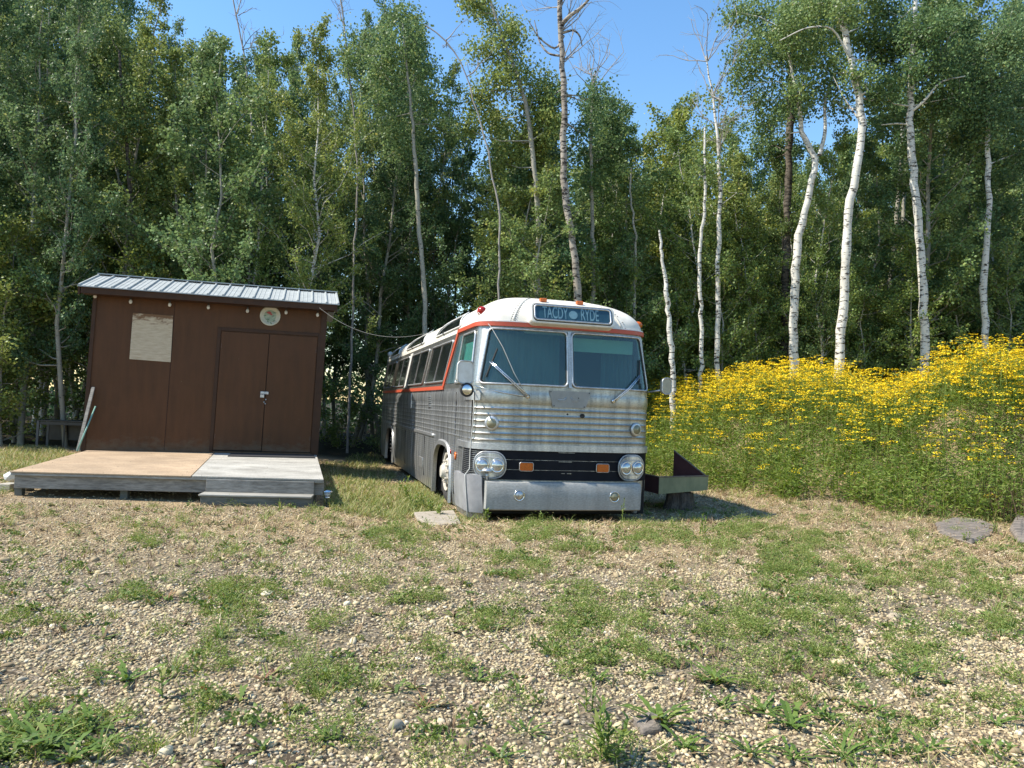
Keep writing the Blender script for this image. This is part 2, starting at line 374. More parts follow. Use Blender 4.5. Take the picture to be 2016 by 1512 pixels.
def diamonds(P, D, size, wr=.55, up=None):
    """leaf quads: base P, direction D (n,3), length size, width ratio"""
    n = len(P); D = D/np.maximum(np.linalg.norm(D, axis=1, keepdims=True), 1e-6)
    R_ = rng.normal(size=(n, 3)) if up is None else up
    S = np.cross(D, R_); S /= np.maximum(np.linalg.norm(S, axis=1, keepdims=True), 1e-6)
    N = np.cross(S, D); sz = np.asarray(size).reshape(-1, 1)
    V = np.stack([P, P+D*sz*.45+S*sz*wr*.5+N*sz*.06, P+D*sz, P+D*sz*.45-S*sz*wr*.5+N*sz*.06], 1)
    F = np.arange(n*4).reshape(n, 4)
    return V.reshape(-1, 3), F
def join(lst):
    Vs = []; Fs = []; mi = []; o = 0
    for it in lst:
        V, F = it[0], it[1]; Vs.append(V); Fs.append(F+o); o += len(V); mi.append(np.full(len(F), it[2] if len(it) > 2 else 0))
    return np.concatenate(Vs), np.concatenate(Fs), np.concatenate(mi)
M_weed = island_mat('weed_leaf', [(0, (.095, .145, .03)), (.5, (.175, .24, .055)), (.9, (.29, .33, .10)), (1, (.38, .33, .14))], rough=.6, transl=.3)
M_grass = island_mat('grass_blade', [(0, (.10, .14, .035)), (.5, (.20, .24, .07)), (.8, (.33, .32, .13)), (1, (.44, .38, .20))], rough=.6, transl=.3)
M_straw = island_mat('dry_straw', [(0, (.22, .145, .07)), (.4, (.47, .34, .17)), (.8, (.66, .51, .29)), (1, (.76, .65, .43))], rough=.7, transl=.1)
M_brownstalk = island_mat('brown_stalk', [(0, (.05, .035, .02)), (1, (.16, .105, .055))], rough=.8)

def no_build(x, y):
    u = (x-BUS_O[0])*BA[0]+(y-BUS_O[1])*BA[1]; v = (x-BUS_O[0])*BB[0]+(y-BUS_O[1])*BB[1]
    bus = (np.abs(u) < 1.2) & (v > .1) & (v < 12.2)
    return bus | inside_deck(x, y)
# sprigs in the green patches
def sprigs(n, x, y, hmin, hmax, nl, lsz):
    z = ground_z(x, y); h = rng.uniform(hmin, hmax, n)
    out = []
    for k in range(nl):
        t = rng.uniform(.25, 1, n); a = rng.uniform(0, 2*pi, n); rr = rng.uniform(.0, .55, n)*h
        P = np.stack([x+np.cos(a)*rr, y+np.sin(a)*rr, z+h*t*.9], -1)
        D = np.stack([np.cos(a), np.sin(a), rng.uniform(-.2, 1.1, n)], -1)
        out.append(diamonds(P, D, rng.uniform(.6, 1.3, n)*lsz, .34)+(0,))
    return out
def tufts(N, y1, field, nmin, nmax, rmin, rmax, hmin, hmax):
    x, y = view_scatter(N, 2.75, y1, 1.12); keep = (rng.random(N) < field(x, y)) & ~no_build(x, y) & (edge_dist(x, y) < .35); x, y = x[keep], y[keep]; n = len(x)
    big = rng.random(n)**1.4; r = rmin+(rmax-rmin)*big; h = hmin+(hmax-hmin)*big*rng.uniform(.5, 1.1, n); c = (nmin+(nmax-nmin)*big**1.3).astype(int); idx = np.repeat(np.arange(n), c); m_ = len(idx)
    a = rng.uniform(0, 2*pi, m_); q = np.sqrt(rng.random(m_)); return x[idx]+np.cos(a)*q*r[idx], y[idx]+np.sin(a)*q*r[idx], h[idx]*(1.05-.75*q**1.5)*rng.uniform(.5, 1.1, m_), a, q
def leaflets(x, y, h, nl, l0, wr):
    n = len(x); z = ground_z(x, y); out = []
    for k in range(nl):
        t = rng.uniform(.2, 1, n); a = rng.uniform(0, 2*pi, n); rr = rng.uniform(0, .4, n)*h
        P = np.stack([x+np.cos(a)*rr, y+np.sin(a)*rr, z+h*t*.92], -1); D = np.stack([np.cos(a), np.sin(a), rng.uniform(-.2, 1.2, n)], -1); out.append(diamonds(P, D, rng.uniform(.6, 1.3, n)*l0, wr))
    return out
gfun = lambda x, y: np.clip(green_field(x, y), 0, 1)
X1 = tufts(22000, 12.5, lambda x, y: (gfun(x, y)*.70+.030)*(.35+.9*(wob(x, y, 5.2, 1.0)+.6*wob(x, y, 12.0, 3.0) > -.05)), 6, 52, .02, .12, .025, .22)
L_ = [q+(0,) for q in leaflets(X1[0], X1[1], X1[2], 6, .019, .32)]
X2 = tufts(8500, 13, lambda x, y: gfun(x, y)*.45+.10*(wob(x, y, 1.9, 3.0) > .05)+.03, 3, 16, .015, .08, .03, .13)
L_ += [q+(1,) for q in leaflets(X2[0], X2[1], X2[2], 4, .030, .55)]
X3 = tufts(7500, 15, lambda x, y: gfun(x, y)*.25+.22*(wob(x, y, 2.4, 7.0) > -.1), 5, 34, .01, .06, .04, .16)
b3 = blades(X3[0], X3[1], ground_z(X3[0], X3[1]), X3[2]*1.1+.02, rng.uniform(.002, .0045, len(X3[0]))*(1+X3[1]*.07), X3[3], .15+.9*X3[4]*rng.random(len(X3[0])), bend=.4); L_.append(b3+(2,))
X4 = tufts(11000, 15, lambda x, y: .16+.34*straw_field(x, y), 4, 22, .01, .06, .03, .12)
b4 = blades(X4[0], X4[1], ground_z(X4[0], X4[1]), X4[2]*1.1+.02, rng.uniform(.0018, .004, len(X4[0]))*(1+X4[1]*.06), X4[3], .2+1.1*X4[4]*rng.random(len(X4[0])), bend=.25); L_.append(b4+(3,))
Vw, Fw, Mi = join(L_)
M_weed2 = island_mat('darker_weed_leaf', [(0, (.06, .10, .025)), (.5, (.10, .165, .035)), (.9, (.18, .23, .06)), (1, (.28, .16, .07))], rough=.5, transl=.25)
M_deadw = island_mat('dead_weed', [(0, (.10, .06, .035)), (.5, (.22, .14, .08)), (1, (.38, .27, .15))], rough=.8)
M_weedg = island_mat('weed_grass', [(0, (.10, .15, .03)), (.6, (.19, .25, .06)), (1, (.33, .34, .13))], rough=.55, transl=.3)
print('weeds', len(Fw))
tag(obj('weeds', np_mesh('weeds', Vw, [Fw], [M_weed, M_weed2, M_weedg, M_deadw], Mi)), 'fine feathery green weeds growing in patches over the gravel', 'weeds', kind='stuff')
# small rosettes of toothed leaves scattered between the stones
def toothed(x, y, z, h, w, az, lean, bend=.5):
    n = len(x); ts = np.array([0, .18, .30, .40, .52, .62, .74, .84, 1.0]); ws = np.array([.25, .75, .35, .95, .45, 1.1, .6, .9, .05]); K = len(ts)
    dx = np.cos(az); dy = np.sin(az); V = np.empty((n, 2*K, 3)); tw = rng.normal(0, .15, n)
    for i in range(K):
        t = ts[i]; hor = h*(np.sin(lean)*t+bend*t*t*np.cos(lean)); up = h*(np.cos(lean)*t-bend*.62*t*t*np.cos(lean)); wd = w*ws[i]*rng.uniform(.8, 1.2, n)/2
        cx = x+dx*hor-dy*tw*h*t*t; cy = y+dy*hor+dx*tw*h*t*t
        for sgn, j in ((-1, 2*i), (1, 2*i+1)): V[:, j, 0] = cx-dy*wd*sgn; V[:, j, 1] = cy+dx*wd*sgn; V[:, j, 2] = z+up+wd*.35
    f = np.array([(2*i, 2*i+1, 2*i+3, 2*i+2) for i in range(K-1)])
    return V.reshape(-1, 3), (f[None]+(np.arange(n)*2*K)[:, None, None]).reshape(-1, 4)
N = 2600
x, y = view_scatter(N, 2.8, 11.5, 1.12); keep = ~no_build(x, y) & (edge_dist(x, y) < .3) & (rng.random(N) < .25+.5*(wob(x, y, 1.4, 7.0) > 0)); x, y = x[keep], y[keep]; n = len(x); RL = []
sz = rng.uniform(.03, .085, n)
for k in range(9):
    RL.append(toothed(x+rng.normal(0, .006, n), y+rng.normal(0, .006, n), ground_z(x, y), sz*rng.uniform(.6, 1.2, n), sz*rng.uniform(.16, .3, n), rng.uniform(0, 2*pi, n), rng.uniform(.4, 1.4, n))+(0 if k % 4 else 1,))
Vr, Fr, Mr = join(RL)
M_rosette = island_mat('rosette_leaf', [(0, (.07, .11, .025)), (.5, (.13, .19, .04)), (.85, (.22, .26, .07)), (1, (.30, .24, .10))], rough=.5, transl=.2)
tag(obj('small_weeds', np_mesh('small_weeds', Vr, [Fr], [M_rosette, M_brownstalk], Mr)), 'scattered little toothed weeds rooted among the stones', 'weeds', kind='stuff')
# sparse low weeds and grass everywhere
N = 170000
x, y = view_scatter(N, 2.75, 17.5, 1.12); keep = (rng.random(N) < .20+.70*straw_field(x, y)) & ~no_build(x, y) & (edge_dist(x, y) < .6); x, y = x[keep], y[keep]; n = len(x)
a = rng.uniform(0, 2*pi, n); Dl = np.stack([np.cos(a), np.sin(a), rng.uniform(-.1, .35, n)], -1); Vl, Fl = diamonds(np.stack([x, y, ground_z(x, y)+rng.uniform(.004, .022, n)], -1), Dl, rng.uniform(.012, .034, n), .5, up=rng.normal(0, .4, (n, 3))+np.array([0, 0, 1.]))
tag(obj('leaf_litter', np_mesh('leaf_litter', Vl, [Fl], [island_mat('litter', [(0, (.10, .07, .045)), (.35, (.25, .18, .105)), (.7, (.43, .33, .20)), (1, (.60, .50, .34))])])), 'brown and tan crumbs of dry leaves between the stones', 'litter', kind='stuff')
N = 60000
x, y = view_scatter(N, 2.75, 17, 1.12); keep = ~no_build(x, y) & (edge_dist(x, y) < .6) & (wob(x, y, 3.1, 8.0)+.5*wob(x, y, 9.0, 2.0)+rng.normal(0, .35, N) > .15)
x, y = x[keep], y[keep]; n = len(x)
bl = blades(x, y, ground_z(x, y), rng.uniform(.02, .09, n), rng.uniform(.0025, .006, n)*(1+y*.06), rng.uniform(0, 2*pi, n), rng.uniform(.1, .9, n))
# denser grass left behind the deck, between deck and bus
def patch_xy(n, pts):
    out = []
    for px, py, rx, ry, w in pts:
        k = int(n*w); a = rng.random(k)*2*pi; r = np.sqrt(rng.random(k))
        X_ = px+rx*r*np.cos(a); Y_ = py+ry*r*np.sin(a)
        out.append(np.array([atz(q, s)[:2] for q, s in zip(X_, Y_)]))
    return np.concatenate(out)
PP = patch_xy(15000, [(690, 925, 90, 22, .17), (740, 975, 110, 34, .30), (830, 968, 45, 28, .22), (60, 905, 90, 24, .25), (900, 1012, 60, 10, .03), (720, 900, 40, 12, .05)])
x2, y2 = PP[:, 0], PP[:, 1]; k = ~no_build(x2, y2); x2, y2 = x2[k], y2[k]; n2 = len(x2)
bl2 = blades(x2, y2, ground_z(x2, y2), rng.uniform(.05, .17, n2), rng.uniform(.006, .014, n2), rng.uniform(0, 2*pi, n2), rng.uniform(.1, 1.0, n2))
Vg, Fg, Mi = join([bl+(0,), bl2+(0,)])
tag(obj('grass', np_mesh('grass', Vg, [Fg], [M_grass])), 'short yellow green grass between the stones and beside the bus', 'grass', kind='stuff')
# straw litter
N = 150000
x, y = view_scatter(N, 3.0, 18.5, 1.15); keep = (rng.random(N) < straw_field(x, y)*(.30+.70*sstep(6.0, 8.5, y))+.07) & ~no_build(x, y) & (edge_dist(x, y) < 1.2)
x, y = x[keep], y[keep]; n = len(x)
l = rng.uniform(.03, .16, n); 
st = blades(x, y, ground_z(x, y)+rng.uniform(.002, .03, n), l, rng.uniform(.002, .0045, n)*(1+y*.07), rng.normal(0, .9, n)+rng.integers(0, 2, n)*pi, rng.uniform(1.15, 1.55, n), bend=.1)
tag(obj('straw', np_mesh('straw', st[0], [st[1]], [M_straw])), 'flattened dry straw lying over the back of the yard', 'straw', kind='stuff')
# ------------------------------------------------------------------ materials of the bus
def alu_mat(name, base, rough, streak=0.5, dirt=(.10, .10, .10), metal=1.0, dscale=1.0):
    m, nt, p = new_mat(name); L = nt.links.new
    n = tex(nt, 'ShaderNodeTexNoise', 2.2*dscale, 'Object', (4, 4, .35), Detail=7.0, Roughness=.7)
    r = ramp(nt, [(.34, dirt), (.68, base)]); L(n.outputs[0], r.inputs[0])
    n2 = tex(nt, 'ShaderNodeTexNoise', 30, 'Object', (1, 1, 3), Detail=4.0); r2 = ramp(nt, [(.3, g(.75)), (.7, g(1.1))]); L(n2.outputs[0], r2.inputs[0])
    c = mixcol(nt, 1.0, r.outputs[0], r2.outputs[0], 'MULTIPLY'); L(c, p.inputs['Base Color'])
    rr = ramp(nt, [(.3, g(min(1, rough+.22))), (.7, g(rough))]); L(n.outputs[0], rr.inputs[0]); L(rr.outputs[0], p.inputs['Roughness'])
    p.inputs['Metallic'].default_value = metal
    b = nt.nodes.new('ShaderNodeBump'); b.inputs['Strength'].default_value = .12; b.inputs['Distance'].default_value = .004
    n3 = tex(nt, 'ShaderNodeTexNoise', 5, 'Object', Detail=3.0); L(n3.outputs[0], b.inputs['Height']); L(b.outputs[0], p.inputs['Normal'])
    return m
M_alu = alu_mat('weathered_aluminium', (.50, .49, .455), .33, dirt=(.30, .295, .27))
M_aludark = alu_mat('dirt_and_reflection_aluminium', (.74, .75, .75), .30, dirt=(.13, .135, .14), metal=.85)  # colour noise holds dirt and painted dark and bright reflection streaks
M_trim = alu_mat('trim_metal', (.66, .66, .66), .38, dirt=(.42, .42, .42))
M_bump = alu_mat('bumper_metal', (.36, .36, .345), .6, dirt=(.29, .285, .265), metal=.12, dscale=.5)
M_chrome = simple('chrome', (.75, .75, .76), (.6, .6, .6), rough=.15, metal=1)
def roof_mat():
    m, nt, p = new_mat('white_roof_paint'); L = nt.links.new
    n = tex(nt, 'ShaderNodeTexNoise', 9, 'Object', Detail=10.0, Roughness=.75); r = ramp(nt, [(.0, (.12, .11, .10)), (.27, (.30, .28, .25)), (.33, (.70, .66, .58)), (1, (.76, .73, .66))]); L(n.outputs[0], r.inputs[0])
    n2 = tex(nt, 'ShaderNodeTexNoise', 2, 'Object', (3, 3, .6), Detail=6.0); r2 = ramp(nt, [(.3, (.80, .78, .74)), (.6, g(1.0))]); L(n2.outputs[0], r2.inputs[0])
    L(mixcol(nt, 1.0, r.outputs[0], r2.outputs[0], 'MULTIPLY'), p.inputs['Base Color']); p.inputs['Roughness'].default_value = .45
    return m
M_roof = roof_mat()
def red_mat():
    m, nt, p = new_mat('faded_red_paint'); L = nt.links.new
    n = tex(nt, 'ShaderNodeTexNoise', 14, 'Object', Detail=10.0, Roughness=.8); r = ramp(nt, [(.28, (.45, .36, .30)), (.37, (.42, .085, .04)), (.6, (.46, .065, .03)), (.75, (.28, .04, .025))]); L(n.outputs[0], r.inputs[0])
    L(r.outputs[0], p.inputs['Base Color']); p.inputs['Roughness'].default_value = .5
    return m
M_red = red_mat()
M_black = simple('black_paint', (.004, .005, .009), (.008, .009, .014), rough=.6, spec=.15)
M_rubber = simple('black_rubber', (.012, .012, .012), (.03, .03, .03), rough=.7)
M_under = simple('underbody', (.01, .01, .01), rough=.9)
M_darkglass = simple('dark_window_glass', (.006, .008, .009), (.014, .016, .016), scale=2, rough=.06, rough2=.14, spec=.6)
M_orange = simple('amber_lens', (.55, .13, .01), (.35, .07, .01), scale=60, rough=.2)
M_redlens = simple('red_lens', (.40, .015, .01), (.25, .01, .01), scale=50, rough=.2)
M_white = simple('white_paint', (.70, .69, .66), (.55, .54, .50), rough=.5)
M_lamp = simple('sealed_lamp_glass', (.55, .57, .58), (.32, .34, .36), scale=30, rough=.1, metal=.75)
M_port = simple('dull_port_glass', (.28, .26, .17), (.20, .19, .13), scale=20, rough=.3, metal=.3)
M_tyre = simple('tyre_rubber', (.02, .02, .02), (.05, .045, .04), rough=.85)
M_rim = simple('dusty_white_rim', (.62, .58, .50), (.36, .31, .25), scale=9, rough=.6)
M_curtain = simple('teal_blind', (.060, .12, .125), (.040, .085, .09), scale=3, rough=.8, vs=(6, 6, .5))
M_visor = simple('pale_green_visor', (.34, .46, .37), (.28, .39, .32), scale=4, rough=.5)
M_inside = simple('dark_interior', (.02, .035, .035), rough=.9)
M_signbg = simple('faded_blue_sign', (.018, .055, .085), (.03, .085, .115), scale=5, rough=.25)
M_signtx = simple('faded_sign_lettering', (.15, .27, .32), (.10, .19, .24), scale=20, rough=.3)
def glass_mat():
    m, nt, p = new_mat('windscreen_glass'); L = nt.links.new
    tr = nt.nodes.new('ShaderNodeBsdfTransparent'); tr.inputs[0].default_value = (.74, .90, .88, 1)
    gl = nt.nodes.new('ShaderNodeBsdfGlossy'); gl.inputs['Roughness'].default_value = .03
    df = nt.nodes.new('ShaderNodeBsdfDiffuse'); df.inputs[0].default_value = (.16, .25, .25, 1)
    lw = nt.nodes.new('ShaderNodeLayerWeight'); lw.inputs[0].default_value = .5; pw = nt.nodes.new('ShaderNodeMath'); pw.operation = 'POWER'; pw.inputs[1].default_value = 5.0; L(lw.outputs['Facing'], pw.inputs[0]); fr = nt.nodes.new('ShaderNodeMath'); fr.name = 'fres'; fr.operation = 'MULTIPLY_ADD'; fr.inputs[1].default_value = .9; fr.inputs[2].default_value = .05; L(pw.outputs[0], fr.inputs[0])
    m0 = nt.nodes.new('ShaderNodeMixShader'); m0.inputs[0].default_value = .09; L(tr.outputs[0], m0.inputs[1]); L(df.outputs[0], m0.inputs[2])
    mx = nt.nodes.new('ShaderNodeMixShader'); L(fr.outputs[0], mx.inputs[0]); L(m0.outputs[0], mx.inputs[1]); L(gl.outputs[0], mx.inputs[2])
    L(mx.outputs[0], nt.nodes['Material Output'].inputs[0]); return m
M_glass = glass_mat()
# ------------------------------------------------------------------ bus surface
HW = 1.28; LF = .52; BL = 12.1; NF = 3.5; ZB = 1.70; ZR = 2.50; RH = .53
def outline():
    pts = []
    for t in np.linspace(0, pi/2, 60):
        x = HW*sin(t)**(2/NF); y = LF*(1-max(cos(t), 0)**(2/NF))
        pts.append((x, y))
    for y in np.arange(LF+.1, BL-.3, .1): pts.append((HW, y))
    for t in np.linspace(0, pi/2, 24):
        pts.append((HW*cos(t)**(2/3.), BL-.3+.3*sin(t)**(2/3.)))
    pts = np.array(pts); d = np.concatenate([[0], np.cumsum(np.hypot(*np.diff(pts, axis=0).T))])
    return pts, d
OP, OD = outline(); UMAX = OD[-1]
def u_of_b(b): return float(np.interp(b, OP[:200, 1], OD[:200])) if b > .0 else 0.0
def u_of_a(a): return float(np.interp(abs(a), OP[:60, 0], OD[:60]))*(1 if a > 0 else -1)
def S(u, z, off=0.0):
    au = abs(u); sg = 1 if u >= 0 else -1
    x = float(np.interp(au, OD, OP[:, 0])); y = float(np.interp(au, OD, OP[:, 1]))
    e = .012
    xa, ya = np.interp(au-e if au > e else 0, OD, OP[:, 0]), np.interp(max(au-e, 0), OD, OP[:, 1])
    xb, yb = np.interp(au+e, OD, OP[:, 0]), np.interp(au+e, OD, OP[:, 1])
    tx, ty = xb-xa, yb-ya; l = math.hypot(tx, ty) or 1
    n = (ty/l, -tx/l)
    if au < 1e-6: n = (0, -1)
    t = min(max((z-ZB)/(ZR-ZB), 0), 1)
    x -= .075*t*(x/HW); y += .13*t*max(0, 1-y/.9) - .1*t*max(0, (y-(BL-.9))/.9)
    nz = 0
    if z > ZR:
        s = min(((z-ZR)/RH), 1)**1.15; c = sqrt(max(0, 1-s*s))**(1/1.15)
        fr = 1-c; spy = min(max(y, 1.5), BL-1.2)
        nz = s
        x = x*(1-fr); y = y+(spy-y)*fr
    if z < .45:  # slight tuck under
        k = (.45-z)/.4; x -= .03*k*k*(x/HW); y += .03*k*k*max(0, 1-y/.6)
    h = sqrt(max(0, 1-nz*nz)) if nz else 1.0
    x += n[0]*off*h; y += n[1]*off*h; z += off*nz
    return (x*sg, y, z)
bus = empty('bus', 'old silver and white bus with orange red trim parked nose first beside the brown shed', 'bus', (BUS_O[0], BUS_O[1], 0), BT)
def rib(z):
    if 1.46 < z < 1.62: return .010*math.sin(pi*(z-1.46)/.16)**.6
    if .94 < z < 1.435:
        f = ((z-.94)/.0825) % 1; return .0085*math.exp(-((f-.5)/.12)**2)
    if .14 < z < .84:
        f = ((z-.14)/.035) % 1; return .0035*math.exp(-((f-.5)/.25)**2)
    return 0.0
ARCH = [(1.50, 2.92), (8.75, 10.2)]   # b ranges of wheel openings
ARCHZ = .80
def in_arch(b, z):
    for a0, a1 in ARCH:
        c = (a0+a1)/2; r = (a1-a0)/2
        if abs(b-c) < r and z < .40+(ARCHZ-.40)*(1-(abs(b-c)/r)**3.2)**(1/2.2): return True
    return False
WSU0, WSU1, WSZ0, WSZ1 = .038, 1.22, 1.73, 2.435
DWU0, DWU1 = u_of_b(.36), u_of_b(1.42)
us = set(np.round(np.linspace(0, 1.9, 60), 4)) | {WSU0, WSU1, DWU0, DWU1}
for a0, a1 in ARCH:
    us |= set(np.round(np.arange(u_of_b(a0)-.1, u_of_b(a1)+.12, .035), 4))
us |= set(np.round(np.arange(1.9, UMAX, .3), 4)) | {round(float(UMAX), 4)}
us = sorted(us); us = [us[0]]+[b for a, b in zip(us, us[1:]) if b-a > .004]
us = [-u for u in us[::-1] if u > 0]+us
zs = list(np.arange(-.03, .14, .04))+list(np.arange(.14, .84, .035/4))+[.85, .9, .93]+list(np.arange(.94, 1.60, .0825/8))+[1.62, 1.66, 1.70, WSZ0, 1.9, 2.1, 2.3, WSZ1, 2.46, 2.5]
zs += [ZR+RH*sin(a)**(2/2.3) for a in np.linspace(.08, pi/2, 16)]
Vb = [S(u, z, rib(z)) for z in zs for u in us]; nu = len(us); Fb = []
for j in range(len(zs)-1):
    zc = (zs[j]+zs[j+1])/2
    for i in range(nu-1):
        uc = (us[i]+us[i+1])/2; au = abs(uc)
        if WSZ0 < zc < WSZ1 and (WSU0 < au < WSU1): continue
        if WSZ0 < zc < WSZ1 and uc < 0 and DWU0 < au < DWU1: continue
        b = S(uc, 1)[1]
        if au > 1.3 and b < BL-.5 and in_arch(b, zc): continue
        if au < 1.5 and zc < .14: continue
        Fb.append((j*nu+i, j*nu+i+1, (j+1)*nu+i+1, (j+1)*nu+i))
mb = MB(); mb.V = Vb; mb.F = Fb
for f in Fb:
    zc = (Vb[f[0]][2]+Vb[f[2]][2])/2; yc = Vb[f[0]][1]
    mb.M.append(1 if zc > 2.485 else (2 if (abs(Vb[f[0]][0]) > HW-.13 and yc > .28 and zc < 1.66) else 0))
body = mb.build('body', [M_alu, M_roof, M_aludark], bus, smooth=True, auto=True)
# patches -------------------------------------------------------------
def corner_fn(z, z0, z1, r):
    if r <= 0: return 0.0
    d = min(z-z0, z1-z)
    return r-sqrt(max(0, r*r-(r-d)**2)) if d < r else 0.0
def patch(mb, q, o_out=.02, o_in=-.02, r=0.0, nu_=10, nz_=8, tilt=0.0):
    """q = (u left bottom, u right bottom, u left top, u right top, z0, z1) or with z at four corners"""
    ul0, ur0, ul1, ur1 = q[:4]
    if len(q) == 6: z0l = z0r = q[4]; z1l = z1r = q[5]
    else: z0l, z0r, z1l, z1r = q[4:]
    hgt = ((z1l-z0l)+(z1r-z0r))/2
    ts = np.linspace(0, 1, nz_+1)
    if r > 0: ts = np.unique(np.concatenate([ts, [r/hgt*(1-cos(a)) for a in np.linspace(0, pi/2, 6)], [1-r/hgt*(1-cos(a)) for a in np.linspace(0, pi/2, 6)]]))
    rows = []
    for t in ts:
        c = corner_fn(t*hgt, 0, hgt, r)
        ul = ul0+(ul1-ul0)*t; ur = ur0+(ur1-ur0)*t
        row = []
        for s in np.linspace(0, 1, nu_+1):
            u = (ul+c)+(ur-c-ul-c)*s; ss = (u-ul)/(ur-ul) if ur != ul else 0
            z = (z0l+(z0r-z0l)*ss)*(1-t)+(z1l+(z1r-z1l)*ss)*t
            row.append((u, z))
        rows.append(row)
    A_ = [S(u, z, o_out+tilt*j/len(rows)) for j, row in enumerate(rows) for u, z in row]; B_ = [S(u, z, o_in) for row in rows for u, z in row]
    n = nu_+1; m = len(rows); F = []
    for j in range(m-1):
        for i in range(n-1):
            F.append((j*n+i, j*n+i+1, (j+1)*n+i+1, (j+1)*n+i)); F.append((m*n+j*n+i, m*n+(j+1)*n+i, m*n+(j+1)*n+i+1, m*n+j*n+i+1))
    for i in range(n-1):
        F.append((i, m*n+i, m*n+i+1, i+1)); k = (m-1)*n+i; F.append((k, k+1, m*n+k+1, m*n+k))
    for j in range(m-1):
        k = j*n; F.append((k, k+n, m*n+k+n, m*n+k)); k = j*n+n-1; F.append((k, m*n+k, m*n+k+n, k+n))
    mb.add(A_+B_, F)
    loop = rows[0]+[r_[-1] for r_ in rows[1:]]+rows[-1][-2::-1]+[r_[0] for r_ in rows[-2:0:-1]]
    return loop
def ring(mb, loop, rad, off): mb.tube([S(u, z, off) for u, z in loop], rad, n=6, closed=True)
def P1(name, q, mats, o_out=.02, o_in=-.01, r=0, nu_=10, nz_=6, frame=None, parent=None, frad=.014, fname='frame', tilt=0.0):
    m = MB(); loop = patch(m, q, o_out, o_in, r, nu_, nz_, tilt); o = m.build(name, mats, parent or bus, smooth=True, auto=True)
    if frame is not None: f = MB(); ring(f, loop, frad, o_out+.004); f.build(fname, frame, o, smooth=True)
    return o
# windscreen: two panes
for sgn in (-1, 1):
    if sgn < 0: q = (-1.235, -.034, -1.16, -.034, 1.715, 2.45)
    else: q = (.034, 1.235, .034, 1.16, 1.715, 2.45)
    m = MB()
    loop = patch(m, q, .012, .004, .065, 16, 10)
    o = m.build('windscreen', M_glass, bus, smooth=True)
    f = MB(); ring(f, loop, .016, .016); f.build('window_frame', M_trim, o, smooth=True)
    f = MB(); ring(f, [(u*.985 if abs(u) > .5 else u+sgn*.012, z) for u, z in loop], .012, .012); f.build('rubber_seal', M_rubber, o, smooth=True)
m = MB(); patch(m, (-.022, .022, -.022, .022, 1.70, 2.46), .02, -.03, 0, 2, 4); m.build('windscreen_divider', M_trim, bus)
# corner posts fill beside the slanted pane edges
for s in (-1, 1):
    m = MB(); patch(m, (s*1.225, s*1.29, s*1.14, s*1.27, 1.715, 2.45) if s > 0 else (-1.29, -1.225, -1.27, -1.14, 1.715, 2.45), .004, -.03, 0, 3, 8)
    m.build('corner_post', M_trim, bus)
# driver window with curtain
q = (-(DWU1-.06), -DWU0, -(DWU1-.22), -DWU0, 1.735, 2.42)
M_sideglass = M_glass.copy(); M_sideglass.name = 'side_glass'
for n_ in M_sideglass.node_tree.nodes:
    if n_.name == 'fres': n_.inputs[1].default_value = .35; n_.inputs[2].default_value = .03
o = P1('side_window', q, M_sideglass, .006, 0, .05, 8, 8, M_trim, frad=.016, fname='window_frame')
q = (-(DWU1+.02), -(DWU1-.04), -(DWU1-.16), -(DWU1-.20), 1.72, 2.43)
m = MB(); patch(m, q, .01, -.03, 0, 2, 4); m.build('window_post', M_trim, bus)
m = MB(); patch(m, (-(u_of_b(2.2)), -(DWU1+.01), -(u_of_b(1.55)), -(DWU1-.17), 1.735, 2.43), .006, -.005, .02, 4, 8); m.build('quarter_window', simple('hazy_blue_glass', (.10, .17, .19), (.03, .06, .07), scale=2, rough=.12, vs=(1, 1, .5)), bus, smooth=True)
# interior: dark box added to keep the cab dark, blinds, visor, curtain
m = MB()
for s in (0, 1):
    pass
m.box2((-1.15, 1.6, .9), (1.15, 1.63, 2.45)); m.box2((-1.15, .32, 1.60), (1.15, 1.6, 1.63)); m.box2((1.12, .45, 1.6), (1.15, 1.6, 2.45))
m.build('dark_inner_box', M_inside, bus)
m = MB()   # pleated blind behind the left pane
n = 60
V_ = []; F_ = []
for i in range(n+1):
    x = -1.02+1.0*i/n; y = .40+.005*sin(i*1.9)+.002*sin(i*5.1); V_ += [(x, y, 1.66), (x, y+.04, 2.50)]
for i in range(n): F_.append((2*i, 2*i+2, 2*i+3, 2*i+1))
m.add(V_, F_); m.build('blind', M_curtain, bus, smooth=True)
m = MB(); V_ = []; F_ = []
for i in range(40):
    x = .62+.46*i/39; y = .46+.03*sin(i*1.1); V_ += [(x, y, 1.66), (x, y+.02, 2.48)]
for i in range(39): F_.append((2*i, 2*i+2, 2*i+3, 2*i+1))
m.add(V_, F_); m.build('blind', M_curtain, bus, smooth=True)
m = MB(); V_ = []; F_ = []
for i in range(40):
    y = .45+1.13*i/39; x = -1.195+.012*sin(i*1.3)+.10*max(0, .75-y); V_ += [(x, y, 1.66), (x+.01, y, 2.30)]
for i in range(39): F_.append((2*i, 2*i+2, 2*i+3, 2*i+1))
m.add(V_, F_); m.build('curtain', simple('green_curtain', (.12, .36, .31), (.08, .26, .23), scale=3, rough=.8, vs=(5, 5, .4)), bus, smooth=True)
m = MB(); m.box((.56, .30, 2.31), (.92, .012, .19)); m.build('sun_visor', M_visor, bus, bevel=.05)
m = MB(); m.box2((-1.1, .2, 1.66), (1.1, .5, 1.73)); m.build('dashboard', M_rubber, bus)
